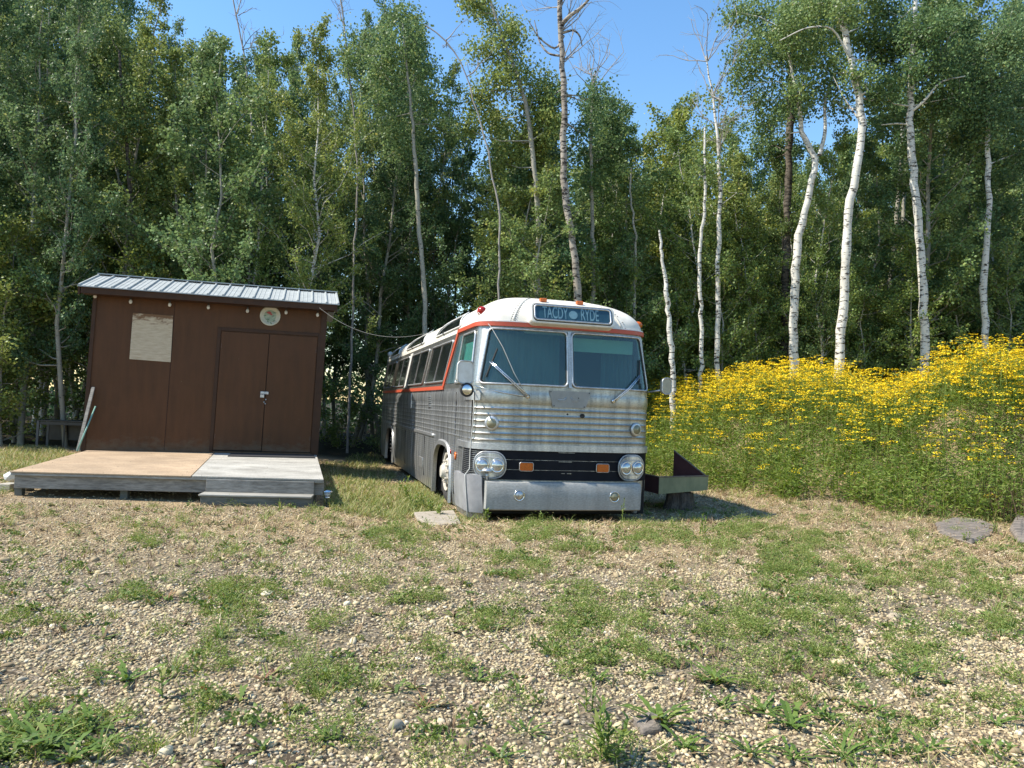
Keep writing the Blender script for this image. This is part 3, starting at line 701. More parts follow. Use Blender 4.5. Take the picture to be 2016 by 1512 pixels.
# red drip rail round the front, down the slanted post and along the belt
m = MB(); patch(m, (-u_of_b(1.62), u_of_b(1.62), -u_of_b(1.62), u_of_b(1.62), 2.487, 2.540), .032, -.01, 0, 70, 3)
patch(m, (-u_of_b(2.42), -u_of_b(2.30), -u_of_b(1.68), -u_of_b(1.57), 1.66, 2.52), .020, -.01, 0, 2, 6)
patch(m, (-u_of_b(11.4), -u_of_b(2.28), -u_of_b(11.4), -u_of_b(2.28), 1.648, 1.708), .022, -.01, 0, 30, 3)
m.build('red_trim', M_red, bus, smooth=True, auto=True)
m = MB(); patch(m, (-u_of_b(1.55), u_of_b(1.55), -u_of_b(1.55), u_of_b(1.55), 2.545, 2.56), .022, -.01, 0, 70, 1); m.build('roof_seam', M_white, bus)
# passenger windows on the near side
def swin(b0, b1, lean=.42):
    q = (-u_of_b(b1), -u_of_b(b0), -u_of_b(b1-lean), -u_of_b(b0-lean), 1.78, 2.40)
    o = P1('passenger_window', q, M_darkglass, .010, -.005, .05, 10, 6, M_trim, frad=.018, fname='window_frame')
    bm_ = (b0+b1)/2
    mm = MB(); patch(mm, (-u_of_b(bm_+.02), -u_of_b(bm_-.02), -u_of_b(bm_+.02-lean), -u_of_b(bm_-.02-lean), 1.79, 2.39), .020, 0, 0, 1, 4); mm.build('mullion', M_trim, o)
for b0, b1 in ((2.32, 4.25), (4.55, 6.75), (7.15, 9.15), (9.45, 11.35)): swin(b0, b1)
q = (-u_of_b(7.12), -u_of_b(6.78), -u_of_b(6.72), -u_of_b(6.36), 1.74, 2.46)
m = MB(); patch(m, q, .014, -.01, 0, 2, 6); m.build('window_pillar', M_white, bus)
for b0, b1 in ((2.3, 4.3), (4.55, 6.75), (7.15, 9.15), (9.45, 11.35)):
    q = (u_of_b(b0), u_of_b(b1), u_of_b(b0-.42), u_of_b(b1-.42), 1.78, 2.40)
    P1('passenger_window', q, M_darkglass, .010, -.005, .05, 8, 6, M_trim, frad=.018, fname='window_frame')
# roof shoulder glazing
for s in (-1,):
    for b0, b1 in ((1.5, 3.7), (5.0, 7.6), (8.9, 11.0)):
        q = (-u_of_b(b1), -u_of_b(b0), -u_of_b(b1-.35), -u_of_b(b0+.55), 2.585, 2.86)
        P1('roof_window', q, M_darkglass, .008, -.01, .06, 10, 8, M_white, frad=.014, fname='window_frame')
# silver rim, grille, slats
m = MB(); patch(m, (-u_of_b(.95), u_of_b(.95), -u_of_b(.95), u_of_b(.95), .852, .935), .030, -.01, .03, 70, 4); m.build('front_moulding', M_trim, bus, smooth=True)
m = MB(); patch(m, (-UMAX+2.0, -u_of_b(3.02), -UMAX+2.0, -u_of_b(3.02), .87, .92), .022, -.01, .02, 30, 3); m.build('side_moulding', M_trim, bus, smooth=True)
GL = u_of_b(.58)
grl = P1('grille', (-GL, u_of_b(.5), -GL+.05, u_of_b(.5), .47, .850), M_black, .012, -.01, 0, 60, 4)
m = MB()
for k in range(13):
    z = .52+k*.025
    if k == 12: pass
    patch(m, (-GL+.03, -1.07, -GL+.05, -1.07, z, z+.006), .018, .0, 0, 14, 1)
m.build('slats', M_aludark, grl)
m = MB()
for a0, a1, z in ((-.13, .10, .835), (-.12, .06, .715), (.0, .06, .56), (-.08, -.03, .56)): patch(m, (u_of_a(a0), u_of_a(a1), u_of_a(a0), u_of_a(a1), z, z+.006), .016, 0, 0, 6, 1)
for z in (.60, .73): patch(m, (-.95, .9, -.95, .9, z, z+.003), .0135, 0, 0, 20, 1)
m.build('grille_trim', M_aludark, grl)
m = MB(); patch(m, (-GL-.05, -GL-.01, -GL, -GL+.04, .47, .86), .022, -.01, 0, 2, 4); m.build('grille_edge', M_trim, bus)
# headlights
def frame_at(a, z, off=0.0):
    u = u_of_a(a); p = Vector(S(u, z, off)); q1 = Vector(S(u+.05, z, off)); q0 = Vector(S(u-.05, z, off)); x = (q1-q0).normalized()
    up = (Vector(S(u, z+.03, off))-Vector(S(u, z-.03, off))).normalized(); n = x.cross(up).normalized()
    return p, x, up, n
def rrect(w, h, r, n=8):
    P = []
    for cx, cy, a0 in ((w/2-r, h/2-r, 0), (-w/2+r, h/2-r, 90), (-w/2+r, -h/2+r, 180), (w/2-r, -h/2+r, 270)):
        for k in range(n+1): a = radians(a0+90*k/n); P.append((cx+r*cos(a), cy+r*sin(a)))
    return P
def plate(mb, F, w, h, r, d0, d1, scale1=1.0):
    p, x, up, n = F; P = rrect(w, h, r)
    A_ = [p+x*a+up*b+n*d0 for a, b in P]; B_ = [p+x*a*scale1+up*b*scale1+n*d1 for a, b in P]; N = len(P)
    mb.add(A_+B_, [tuple(range(N))[::-1], tuple(range(N, 2*N))]+[(i, (i+1) % N, N+(i+1) % N, N+i) for i in range(N)])
def ringr(mb, F, w, h, r, rad, d): p, x, up, n = F; mb.tube([p+x*a+up*b+n*d for a, b in rrect(w, h, r)], rad, n=6, closed=True)
for a in (-1.03, .93):
    Fm = frame_at(a, .655)
    m = MB(); plate(m, Fm, .42, .34, .15, -.05, .045, .93); hb = m.build('headlight', M_aludark, bus, bevel=.006)
    m = MB(); ringr(m, Fm, .42, .34, .15, .009, .03); ringr(m, Fm, .375, .20, .098, .006, .048); m.build('bezel', M_trim, hb, smooth=True)
    for dx in (-.098, .098):
        p, x, up, n = Fm; c = p+x*dx-up*.005
        m = MB(); m.lathe([(.084, .045), (.092, .058), (.088, .066), (.080, .062)], c, n, 28); m.build('lamp_ring', M_chrome, hb, smooth=True)
        m = MB(); m.lathe([(.081, .055), (.07, .068), (.045, .078), (0.0005, .082)], c, n, 28); m.build('lens', M_lamp, hb, smooth=True)
    if a < 0:
        p, x, up, n = Fm; m = MB(); c = p-x*.03-up*.09
        m.lathe([(.001, .0), (.075, .005), (.078, .02), (.05, .045), (.001, .05)], c+n*.06, up, 18); m.tube([c+n*.05, c+n*.055-up*.10], .022, 8); m.build('washer_cap', M_aludark, hb, smooth=True)
for a in (-.565, .50):
    Fm = frame_at(a, .645, .01); m = MB(); plate(m, Fm, .175, .105, .02, -.02, .03, .96); o = m.build('signal_lens', M_orange, bus)
    m = MB(); ringr(m, Fm, .185, .112, .025, .006, .02); m.build('rim', M_trim, o, smooth=True)
# round ports on the corrugated front
for a, z in ((-1.03, 1.195), (1.0, 1.175)):
    p, x, up, n = frame_at(a, z, .0); m = MB(); m.lathe([(.092, 0), (.095, .02), (.088, .032), (.066, .034)], p, n, 28); o = m.build('round_port', M_trim, bus, smooth=True)
    m = MB(); m.lathe([(.068, .015), (.064, .036), (.001, .040)], p, n, 28); m.build('lens', M_port, o, smooth=True)
# engine lock hole and rivets
m = MB(); p, x, up, n = frame_at(.19, 1.335); m.lathe([(.001, .003), (.03, .004), (.032, .012), (.018, .014), (.001, .006)], p, n, 18); p, x, up, n = frame_at(-.02, 1.35); m.lathe([(.012, .0), (.010, .014), (.001, .015)], p, n, 8)
m.build('lock', M_rubber, bus)
# emblem plate: trapezoid with faint wing relief
m = MB(); patch(m, (-.235, .225, -.29, .30, 1.435, 1.655), .022, .0, 0, 12, 6); em = m.build('emblem_plate', simple('dull_plate', (.29, .29, .275), (.23, .23, .22), rough=.5, metal=.1), bus)
m = MB()
for s in (-1, 1):
    pts = [(-.03*s-.02, 1.575), (-.07*s-.02, 1.54), (-.15*s-.02, 1.54)]
    m.tube([S(u, z, .024) for u, z in pts], .005, 6); m.tube([S(u*.9, z-.018, .024) for u, z in pts], .004, 6)
m.build('wing_relief', M_trim, em, smooth=True)
m = MB()
for u, z in ((-.27, 1.64), (.27, 1.64), (-.22, 1.455), (.205, 1.455), (.12, 1.57)):
    m.lathe([(.008, .0), (.007, .006), (.001, .007)], S(u, z, .022), (0, -1, 0), 8)
m.build('screw', M_rubber, em)
# bumper
m = MB(); 
def bump_profile(u): return .13
rows = [(.085, .105), (.10, .128), (.25, .138), (.40, .130), (.445, .105), (.45, .06)]
V_ = []; F_ = []; uu = np.linspace(-1.14, 1.06, 25)
for z, o_ in rows:
    for u in uu: x, y, zz = S(u*.985, .5, 0); V_.append((x, -.0-o_+ y*.35, z))
for z in (.45, .085):
    for u in uu: x, y, zz = S(u*.985, .5, 0); V_.append((x, .08+y*.35, z))
R_ = len(rows)+2; nn = len(uu)
for j in range(R_):
    k = (j+1) % R_
    for i in range(nn-1): F_.append((j*nn+i, j*nn+i+1, k*nn+i+1, k*nn+i))
F_.append(tuple(j*nn for j in range(R_))); F_.append(tuple(j*nn+nn-1 for j in range(R_)))
m.add(V_, F_); bp = m.build('bumper', M_bump, bus, smooth=True, auto=True)
for a, z in ((-.68, .285), (.64, .275)):
    m = MB(); m.lathe([(.070, 0), (.074, .012), (.066, .018), (.060, .008)], (a, -.125, z), (0, -1, 0), 24); o = m.build('bumper_lamp', M_chrome, bp, smooth=True)
    m = MB(); m.lathe([(.060, .0), (.055, .016), (.001, .02)], (a, -.125, z), (0, -1, 0), 20); m.build('lens', M_port if a > 0 else M_aludark, o, smooth=True)
M_rust = simple('rust_streak', (.16, .12, .07), (.30, .27, .2), scale=20, rough=.8)
M_guard = simple('grey_corner_rubber', (.30, .30, .31), (.20, .20, .21), scale=4, rough=.45)
GU = u_of_b(.98)
m = MB(); patch(m, (-GU, -1.33, -GU, -1.33, .02, .50), .045, -.05, .05, 20, 10); m.build('corner_guard', M_guard, bus, smooth=True, auto=True)
m = MB(); patch(m, (-1.315, -1.10, -1.315, -1.12, .03, .52), .10, -.05, .03, 6, 10); m.build('corner_guard', M_guard, bus, smooth=True, auto=True)
m = MB(); patch(m, (-GU, -1.05, -GU, -1.05, -.06, .02), .03, -.05, .02, 20, 3); patch(m, (1.07, u_of_b(.7), 1.07, u_of_b(.7), .02, .47), .01, -.05, .02, 12, 4); m.build('lower_skirt', M_aludark, bus, smooth=True, auto=True)
m = MB(); m.box2((-1.2, .15, .02), (1.2, .2, .5)); m.box2((-1.15, .2, .0), (1.15, 11.9, .12)); m.build('underbody', M_under, bus)
# wheel arches trim + wheels
for a0, a1 in ARCH:
    for s in (-1, 1):
        c = (a0+a1)/2; r = (a1-a0)/2; pts = []
        for k in range(41):
            t = -1+2*k/40; zz = .40+(ARCHZ-.40)*max(0, 1-abs(t)**3.2)**(1/2.2) if abs(t) < 1 else .40
            pts.append((c+t*r, zz))
        pts = [(c-r, z) for z in (-.02, .15, .3)]+pts+[(c+r, z) for z in (.3, .15, -.02)]
        m = MB(); n = len(pts); V_ = []
        for i, (b, z) in enumerate(pts):
            d = Vector((b-c, 0, z-.1)); d = Vector((np.sign(b-c) if z < .42 else (b-c)/r, 0, 0 if z < .42 else .9)).normalized()
            for wd, o_ in ((-.015, -.03), (-.015, .035), (.05, .040), (.075, .006)):
                V_.append((s*(HW+o_-.012), b+d.x*wd, z+d.z*wd))
        F_ = [(i*4+k, i*4+k+1, (i+1)*4+k+1, (i+1)*4+k) for i in range(n-1) for k in range(3)]
        m.add(V_, F_); m.build('wheel_arch', M_trim, bus, smooth=True, auto=True)
        # dark housing
        m = MB(); m.box2((s*.45-.02, a0-.05, .0), (s*.45+.02, a1+.05, .95)); m.box2((min(s*.45, s*1.2), a0-.06, .90), (max(s*.45, s*1.2), a1+.06, .93))
        m.box2((min(s*.45, s*1.2), a0-.08, .0), (max(s*.45, s*1.2), a0-.05, .95)); m.box2((min(s*.45, s*1.2), a1+.05, .0), (max(s*.45, s*1.2), a1+.08, .95)); m.build('wheel_housing', M_under, bus)
        wz = .37; R0 = .51; wx = s*1.20; ax = (s, 0, 0); wc = (s*1.0, c+.04, wz)
        m = MB(); m.lathe([(.30, -.10), (R0-.06, -.12), (R0-.01, -.09), (R0, -.04), (R0, .10), (R0-.015, .15), (R0-.07, .19), (R0-.15, .20), (.30, .17)], wc, ax, 48); w = m.build('wheel', M_tyre, bus, smooth=True, auto=True)
        if a0 < 5:
            prof = [(.315, .15), (.30, .20), (.27, .19), (.25, .12), (.235, .15), (.20, .19), (.15, .20), (.13, .22), (.11, .26), (.09, .285), (.03, .29), (.001, .29)]
        else: prof = [(.315, .15), (.30, .18), (.27, .16), (.24, .05), (.15, -.02), (.12, .02), (.10, .10), (.001, .11)]
        m = MB(); m.lathe(prof, wc, ax, 40); m.build('rim', M_rim, w, smooth=True, auto=True)
        m = MB()
        for k in range(10):
            t = 2*pi*k/10; m.lathe([(.017, .18), (.017, .235), (.012, .245), (.001, .246)], (wc[0], wc[1]+.168*cos(t), wc[2]+.168*sin(t)), ax, 6)
        m.build('lug_nuts', M_rim, w)
        m = MB()
        for k in range(5):
            t = 2*pi*(k+.5)/5; m.lathe([(.034, .175), (.030, .182), (.001, .181)], (wc[0], wc[1]+.228*cos(t), wc[2]+.228*sin(t)), ax, 12)
        m.build('hand_holes', M_under, w)
# side markers
for b, z, r in ((1.50, .72, .035), (1.12, .69, .06)):
    m = MB(); m.lathe([(r, 0), (r*.9, .015), (.001, .02)], S(-u_of_b(b), z, .005), (-1, 0, 0), 14); m.build('side_marker', M_redlens if b > 1.3 else M_orange, bus, smooth=True)
# side panel seams with rivets, fuel flap, handle
m = MB()
for b in (1.30, 3.3, 4.6, 5.6, 7.4, 8.8):
    for z in np.arange(.18, 1.6, .045): m.lathe([(.007, 0), (.005, .006), (.0005, .007)], S(-u_of_b(b), z, .002), (-1, 0, 0), 6)
m.build('rivets', M_chrome, bus)
for b in (1.22, 4.0, 5.15, 6.55, 8.2):
    m = MB(); patch(m, (-u_of_b(b+.012), -u_of_b(b), -u_of_b(b+.012), -u_of_b(b), .14, .84 if b > 3 else 1.6), .0135, -.01, 0, 1, 1); m.build('panel_seam', M_rubber, bus)
P1('fuel_flap', (-u_of_b(4.55), -u_of_b(4.1), -u_of_b(4.55), -u_of_b(4.1), .26, .44), M_trim, .014, -.01, .01, 3, 3)
P1('vent_panel', (-u_of_b(6.3), -u_of_b(5.85), -u_of_b(6.3), -u_of_b(5.85), 1.30, 1.62), M_trim, .02, -.01, .02, 3, 3)
m = MB()
for k in range(6): patch(m, (-u_of_b(3.75), -u_of_b(3.5), -u_of_b(3.75), -u_of_b(3.5), 1.36+k*.035, 1.375+k*.035), .024, -.01, 0, 2, 1)
m.build('louvres', M_trim, bus)
# blank name plate at the left corner below the belt
P1('corner_plate', (-u_of_b(.62), -1.20, -u_of_b(.62), -1.20, 1.49, 1.60), M_trim, .022, .0, .015, 10, 3)
# black seam + rope runs on the corner
m = MB(); patch(m, (-1.345, -1.333, -1.345, -1.333, .0, 1.64), .0145, -.01, 0, 1, 12); m.build('corner_seam', M_rubber, bus)
# destination sign
pS = Vector(S(0, 2.665, 0)); tilt = radians(16); sx = Vector((1, 0, 0)); su = Vector((0, sin(tilt), cos(tilt))); sn = Vector((0, -cos(tilt), sin(tilt)))
sc_ = Vector((.02, .105, 2.665))
Fs = (sc_, sx, su, sn)
m = MB(); plate(m, Fs, 1.20, .30, .07, -.35, .075, 1.0); sg_ = m.build('destination_sign', M_roof, bus, smooth=False, bevel=.02)
m = MB(); ringr(m, Fs, 1.08, .205, .045, .014, .078); m.build('sign_frame', M_trim, sg_, smooth=True)
m = MB(); ringr(m, Fs, 1.115, .235, .055, .009, .074); m.build('sign_seal', M_rubber, sg_, smooth=True)
m = MB(); plate(m, Fs, 1.08, .205, .045, .06, .0775, 1.0); m.build('sign_panel', M_signbg, sg_)
def text_mesh(body_, size, xs=1.0):
    cu = bpy.data.curves.new('lettering', 'FONT'); cu.body = body_; cu.size = size; cu.align_x = 'CENTER'; cu.align_y = 'CENTER'; cu.extrude = .0015; cu.offset = .0022
    to = bpy.data.objects.new('lettering_tmp', cu); COL.objects.link(to); dg = bpy.context.evaluated_depsgraph_get()
    me = bpy.data.meshes.new_from_object(to.evaluated_get(dg)); bpy.data.objects.remove(to); bpy.data.curves.remove(cu)
    co = np.empty(len(me.vertices)*3, dtype=np.float32); me.vertices.foreach_get('co', co); co = co.reshape(-1, 3); co[:, 0] *= xs
    return me, co
def place_text(body_, size, cx, cy, F_, d, mat, parent, xs=1.0, name='lettering'):
    me, co = text_mesh(body_, size, xs); p, x, up, n = F_
    W_ = np.array(p)[None]+np.outer(co[:, 0]+cx, np.array(x))+np.outer(co[:, 1]+cy, np.array(up))+np.outer(co[:, 2]+d, np.array(n))
    me.vertices.foreach_set('co', W_.astype(np.float32).ravel()); me.materials.clear(); me.materials.append(mat); me.name = name; me.update()
    return obj(name, me, parent)
place_text('TACDY', .235, -.255, .0, Fs, .080, M_signtx, sg_, xs=.455)
place_text('RYDE', .235, .235, .0, Fs, .080, M_signtx, sg_, xs=.455)
m = MB(); m.lathe([(.060, 0), (.060, .003), (.001, .0032)], sc_+sx*.0+sn*.078-su*.005, sn, 28); m.build('sign_disc', M_signtx, sg_)
# marker lamps on the dome
for a, z, mt in ((-.39, 2.90, M_orange), (.40, 2.90, M_orange)):
    p = Vector(S(u_of_a(a), z)); m = MB(); m.box(p+Vector((0, -.01, .02)), (.10, .07, .05)); m.build('marker_lamp', mt, bus, bevel=.012)
p = Vector(S(-u_of_b(.33), 2.70)); m = MB(); d = Vector((-.35, -.85, .25)).normalized(); m.lathe([(.062, -.05), (.066, .0), (.058, .035), (.035, .06), (.001, .07)], p, d, 20); o = m.build('beacon', M_redlens, bus, smooth=True)
m = MB(); m.lathe([(.075, -.07), (.078, -.01), (.062, .0)], p, d, 18); m.build('lamp_base', M_white, o)
p = Vector(S(u_of_b(.38), 2.66)); m = MB(); d = Vector((.8, -.5, .2)).normalized(); m.lathe([(.06, -.05), (.06, .0), (.05, .035), (.03, .06), (.001, .07)], p, d, 20); m.build('marker_lamp', M_orange, bus, smooth=True)
p = Vector(S(-u_of_b(11.6), 2.72)); m = MB(); m.lathe([(.07, -.05), (.07, .03), (.04, .07), (.001, .08)], p, (-.3, 0, 1), 14); m.build('roof_vent', M_white, bus, smooth=True)
for b in (2.9, 5.3, 6.6): p = Vector(S(-u_of_b(b), 2.60, .01)); m = MB(); m.box(p, (.05, .07, .06)); m.build('roof_clip', M_rubber, bus)
# peeling rivet seams on the dome
m = MB()
for ua in (-.86, -.80, .84, .90):
    for z in np.arange(2.57, 2.97, .028):
        if random.random() < .8:
            p = Vector(S(u_of_a(ua*(1-.25*(z-2.57))), z, .003)); m.lathe([(.009*random.uniform(.6, 1.5), -.004), (.007, .004), (.001, .005)], p, (0, -1, .6), 6)
m.build('roof_rivets', simple('chipped_seam', (.10, .09, .08), (.4, .38, .35), scale=60, rough=.8), bus)
m = MB()
for s in (-1, 1):
    m.tube([S(u_of_a(s*.83*(1-.25*(z-2.57))), z, -.003) for z in np.arange(2.56, 3.0, .05)], .014, 6)
m.build('roof_ribs', M_roof, bus, smooth=True)
# wipers
def wiper(p0, p1, q0, q1, name='wiper_arm'):
    m = MB()
    for d in (-.016, .016):
        m.tube([S(p0[0]+d, p0[1], .045), S((p0[0]+p1[0])/2+d, (p0[1]+p1[1])/2, .062), S(p1[0]+d, p1[1], .045)], .008, 6)
    m.lathe([(.028, 0), (.028, .03), (.001, .035)], S(p0[0], p0[1], .01), (0, -1, .1), 12)
    o = m.build('wiper_arm', M_chrome, bus, smooth=True)
    m = MB(); m.tube([S(*q0, .026), S(*q1, .026)], .011, 6); m.build('wiper_blade', M_rubber, o)
wiper((-.58, 1.56), (-1.09, 2.0), (-1.14, 1.80), (-1.02, 2.18))
wiper((.63, 1.55), (1.06, 1.92), (1.04, 1.80), (1.10, 2.14))
m = MB(); m.tube([S(-.60, 1.56, .03), S(-.9, 1.60, .035), S(-1.30, 1.68, .04)], .007, 6); m.build('washer_tube', M_chrome, bus, smooth=True)
# mirrors
def mirror(base, c, w, h, rnd, name='side_mirror', back=False):
    m = MB(); x = Vector((1, .12, 0)).normalized(); up = Vector((0, 0, 1)); n = x.cross(up).normalized(); F_ = (Vector(c), x, up, n)
    plate(m, F_, w, h, .06, -.03, .03, .98); o = m.build(name, M_white if not back else simple('mirror_housing', (.33, .32, .26), (.25, .24, .2), rough=.4, metal=.4), bus, bevel=.008)
    m = MB(); ringr(m, F_, w, h, .06, .009, .03); m.build('mirror_rim', M_trim, o, smooth=True)
    m = MB(); m.tube([Vector(base), Vector(base)+(Vector(c)-Vector(base))*.5+Vector((0, -.06, -.02)), Vector(c)+Vector((0, .03, -.05))], .012, 8)
    m.build('mirror_arm', M_trim, o, smooth=True)
    if rnd:
        m = MB(); cc = Vector(c)+Vector((.03, -.03, -.225)); m.lathe([(.088, -.03), (.093, .0), (.086, .012)], cc, n, 28); m.tube([cc, cc+Vector((0, .02, .12))], .01, 6); m.tube([cc, Vector(base)+Vector((0, 0, -.1))], .01, 6); q = m.build('round_mirror', M_rubber, o, smooth=True)
        m = MB(); m.lathe([(.086, .006), (.05, .017), (.001, .022)], cc, n, 28); m.build('mirror_glass', M_chrome, q, smooth=True)
mirror((-1.27, .25, 1.74), (-1.43, .02, 1.84), .21, .29, True)
mirror((1.25, .25, 1.70), (1.41, .02, 1.79), .15, .22, False, back=True)
# ropes on the bus (hang on it, a thing each)
def world_bus(p): v = BUS_O+BA*p[0]+BB*p[1]; return Vector((v[0], v[1], p[2]))
M_rope = simple('pale_cord', (.55, .54, .50), (.38, .37, .34), scale=60, rough=.8)
m = MB(); m.tube([world_bus(S(-u_of_b(.30), 2.66, .05)), world_bus(S(-1.12, 2.46, .05)), world_bus(S(-.95, 2.2, .05)), world_bus(S(-.78, 1.86, .05)), world_bus(S(-.60, 1.57, .05))], .0045, 6)
tag(m.build('cord', M_rope, smooth=True), 'thin white cord slung from the roof beacon down across the left windscreen pane', 'cord')
m = MB(); m.tube([world_bus(S(-1.30+.015*sin(z*5+1), z, .11 if z < .55 else .03)) for z in np.arange(-.05, 1.7, .08)], .0075, 6)
tag(m.build('cord', M_rope, smooth=True), 'grey cord hanging straight down the front left corner of the bus', 'cord')
# ------------------------------------------------------------------ shed
SO = SA*(-1.6)+SB*15.4
FLZ = .36; LEAN = .020
def shed_hit(px, py, fy=0.0):
    d = ray(px, py); n = np.array([SB[0], SB[1], 0]); o = np.array([SO[0], SO[1], 0])+n*fy
    t = ((o-CV)@n)/(d@n); p = CV+d*t; q = p[:2]-SO
    z = p[2]; return (q@SA-LEAN*(z-FLZ), z)
def brown_wear(m):
    nt = m.node_tree; L = nt.links.new; p = nt.nodes['Principled BSDF']; src = p.inputs['Base Color'].links[0].from_socket
    n1 = tex(nt, 'ShaderNodeTexNoise', 1.1, 'Object', Detail=7.0, Roughness=.7); k1 = ramp(nt, [(.42, g(0)), (.70, g(.55))]); L(n1.outputs[0], k1.inputs[0])
    c = mixcol(nt, k1.outputs[0], src, (.095, .038, .015))
    v = tex(nt, 'ShaderNodeTexVoronoi', 9, 'Object'); k2 = ramp(nt, [(.035, g(.8)), (.05, g(0))]); L(v.outputs['Distance'], k2.inputs[0])
    n3 = tex(nt, 'ShaderNodeTexNoise', 2.5, 'Object', Detail=3.0); k3 = ramp(nt, [(.55, g(0)), (.62, g(1))]); L(n3.outputs[0], k3.inputs[0])
    mm = nt.nodes.new('ShaderNodeMath'); mm.operation = 'MULTIPLY'; L(k2.outputs[0], mm.inputs[0]); L(k3.outputs[0], mm.inputs[1])
    c = mixcol(nt, mm.outputs[0], c, (.24, .20, .15))
    tc = nt.nodes.new('ShaderNodeTexCoord'); sp = nt.nodes.new('ShaderNodeSeparateXYZ'); L(tc.outputs['Object'], sp.inputs[0])
    mr = nt.nodes.new('ShaderNodeMapRange'); L(sp.outputs[2], mr.inputs[0]); mr.inputs[1].default_value = .95; mr.inputs[2].default_value = .36; mr.inputs[3].default_value = -.25; mr.inputs[4].default_value = .32
    n4 = tex(nt, 'ShaderNodeTexNoise', 5, 'Object', (1, 1, 1.6), Detail=8.0, Roughness=.75); ad = nt.nodes.new('ShaderNodeMath'); ad.operation = 'ADD'; L(mr.outputs[0], ad.inputs[0]); L(n4.outputs[0], ad.inputs[1])
    k4 = ramp(nt, [(.60, g(0)), (.85, g(.7))]); L(ad.outputs[0], k4.inputs[0]); c = mixcol(nt, k4.outputs[0], c, (.10, .075, .05))
    L(c, p.inputs['Base Color'])
M_brown = simple('brown_painted_board', (.084, .0335, .0100), (.062, .0255, .0080), scale=3, rough=.6, bump=.25, bscale=60, vs=(3, 3, .4), spec=.3)
brown_wear(M_brown)
M_browntrim = simple('brown_trim', (.052, .0225, .0092), (.038, .0165, .0072), scale=6, rough=.6, bump=.2, spec=.3)
M_tin = simple('pale_metal_roofing', (.37, .39, .385), (.29, .31, .305), scale=5, rough=.6, metal=.0, vs=(1, 1, 1))
def wood_mat(name, c1, c2, axis_scale=(1, 14, 14), scale=3, rough=.85):
    m, nt, p = new_mat(name); L = nt.links.new
    n = tex(nt, 'ShaderNodeTexNoise', scale, 'Object', axis_scale, Detail=8.0, Roughness=.7); r = ramp(nt, [(.32, c2), (.62, c1)]); L(n.outputs[0], r.inputs[0])
    n2 = tex(nt, 'ShaderNodeTexNoise', scale*.5, 'Object', Detail=5.0); r2 = ramp(nt, [(.35, g(.78)), (.65, g(1.1))]); L(n2.outputs[0], r2.inputs[0])
    L(mixcol(nt, 1.0, r.outputs[0], r2.outputs[0], 'MULTIPLY'), p.inputs['Base Color']); p.inputs['Roughness'].default_value = rough; p.inputs['Specular IOR Level'].default_value = .25
    b = nt.nodes.new('ShaderNodeBump'); b.inputs['Strength'].default_value = .35; b.inputs['Distance'].default_value = .004; L(n.outputs[0], b.inputs['Height']); L(b.outputs[0], p.inputs['Normal'])
    return m
M_grey = wood_mat('grey_weathered_wood', (.30, .28, .25), (.13, .12, .105))
M_greyd = wood_mat('dark_step_wood', (.16, .165, .15), (.085, .09, .08))
M_greytop = wood_mat('grey_board_top', (.47, .445, .39), (.36, .34, .30), (1, 5, 1), 4)
M_tan = wood_mat('orange_weathered_sheet', (.47, .345, .225), (.39, .28, .18), (1.5, 1.5, 1), 2.2)
def deck_wear(m, stain):
    nt = m.node_tree; L = nt.links.new; p = nt.nodes['Principled BSDF']; src = p.inputs['Base Color'].links[0].from_socket
    n1 = tex(nt, 'ShaderNodeTexNoise', 9, 'Object', (1, 3.5, 1), Detail=9.0, Roughness=.8); k1 = ramp(nt, [(.52, g(0)), (.74, g(.75))]); L(n1.outputs[0], k1.inputs[0])
    c = mixcol(nt, k1.outputs[0], src, stain)
    n2 = tex(nt, 'ShaderNodeTexNoise', 1.7, 'Object', Detail=6.0, Roughness=.7); k2 = ramp(nt, [(.50, g(0)), (.68, g(.6))]); L(n2.outputs[0], k2.inputs[0]); c = mixcol(nt, k2.outputs[0], c, tuple(v*.75 for v in stain))
    n3 = tex(nt, 'ShaderNodeTexNoise', 70, 'Object', Detail=4.0); k3 = ramp(nt, [(.35, g(.78)), (.65, g(1.12))]); L(n3.outputs[0], k3.inputs[0]); c = mixcol(nt, 1.0, c, k3.outputs[0], 'MULTIPLY')
    L(c, p.inputs['Base Color'])
deck_wear(M_tan, (.34, .25, .17)); deck_wear(M_greytop, (.30, .28, .235))
def ply_mat():
    m, nt, p = new_mat('stained_plywood'); L = nt.links.new
    n = tex(nt, 'ShaderNodeTexNoise', 3, 'Object', (2, 2, 12), Detail=8.0, Roughness=.7); r = ramp(nt, [(.3, (.36, .28, .18)), (.65, (.53, .44, .31))]); L(n.outputs[0], r.inputs[0])
    n2 = tex(nt, 'ShaderNodeTexNoise', 4.5, 'Object', (1.2, 1, 3.5), Detail=8.0, Roughness=.7)
    tc = nt.nodes.new('ShaderNodeTexCoord'); sp = nt.nodes.new('ShaderNodeSeparateXYZ'); L(tc.outputs['Object'], sp.inputs[0])
    mr = nt.nodes.new('ShaderNodeMapRange'); L(sp.outputs[2], mr.inputs[0]); mr.inputs[1].default_value = 2.52; mr.inputs[2].default_value = 2.88; mr.inputs[3].default_value = 0; mr.inputs[4].default_value = .42
    ad = nt.nodes.new('ShaderNodeMath'); ad.operation = 'ADD'; L(mr.outputs[0], ad.inputs[0]); L(n2.outputs[0], ad.inputs[1])
    k = ramp(nt, [(.72, g(0)), (.86, g(1))]); L(ad.outputs[0], k.inputs[0])
    L(mixcol(nt, k.outputs[0], r.outputs[0], (.16, .085, .04)), p.inputs['Base Color']); p.inputs['Roughness'].default_value = .8
    return m
def lean(v): return (v[0]+LEAN*(v[2]-FLZ), v[1], v[2])
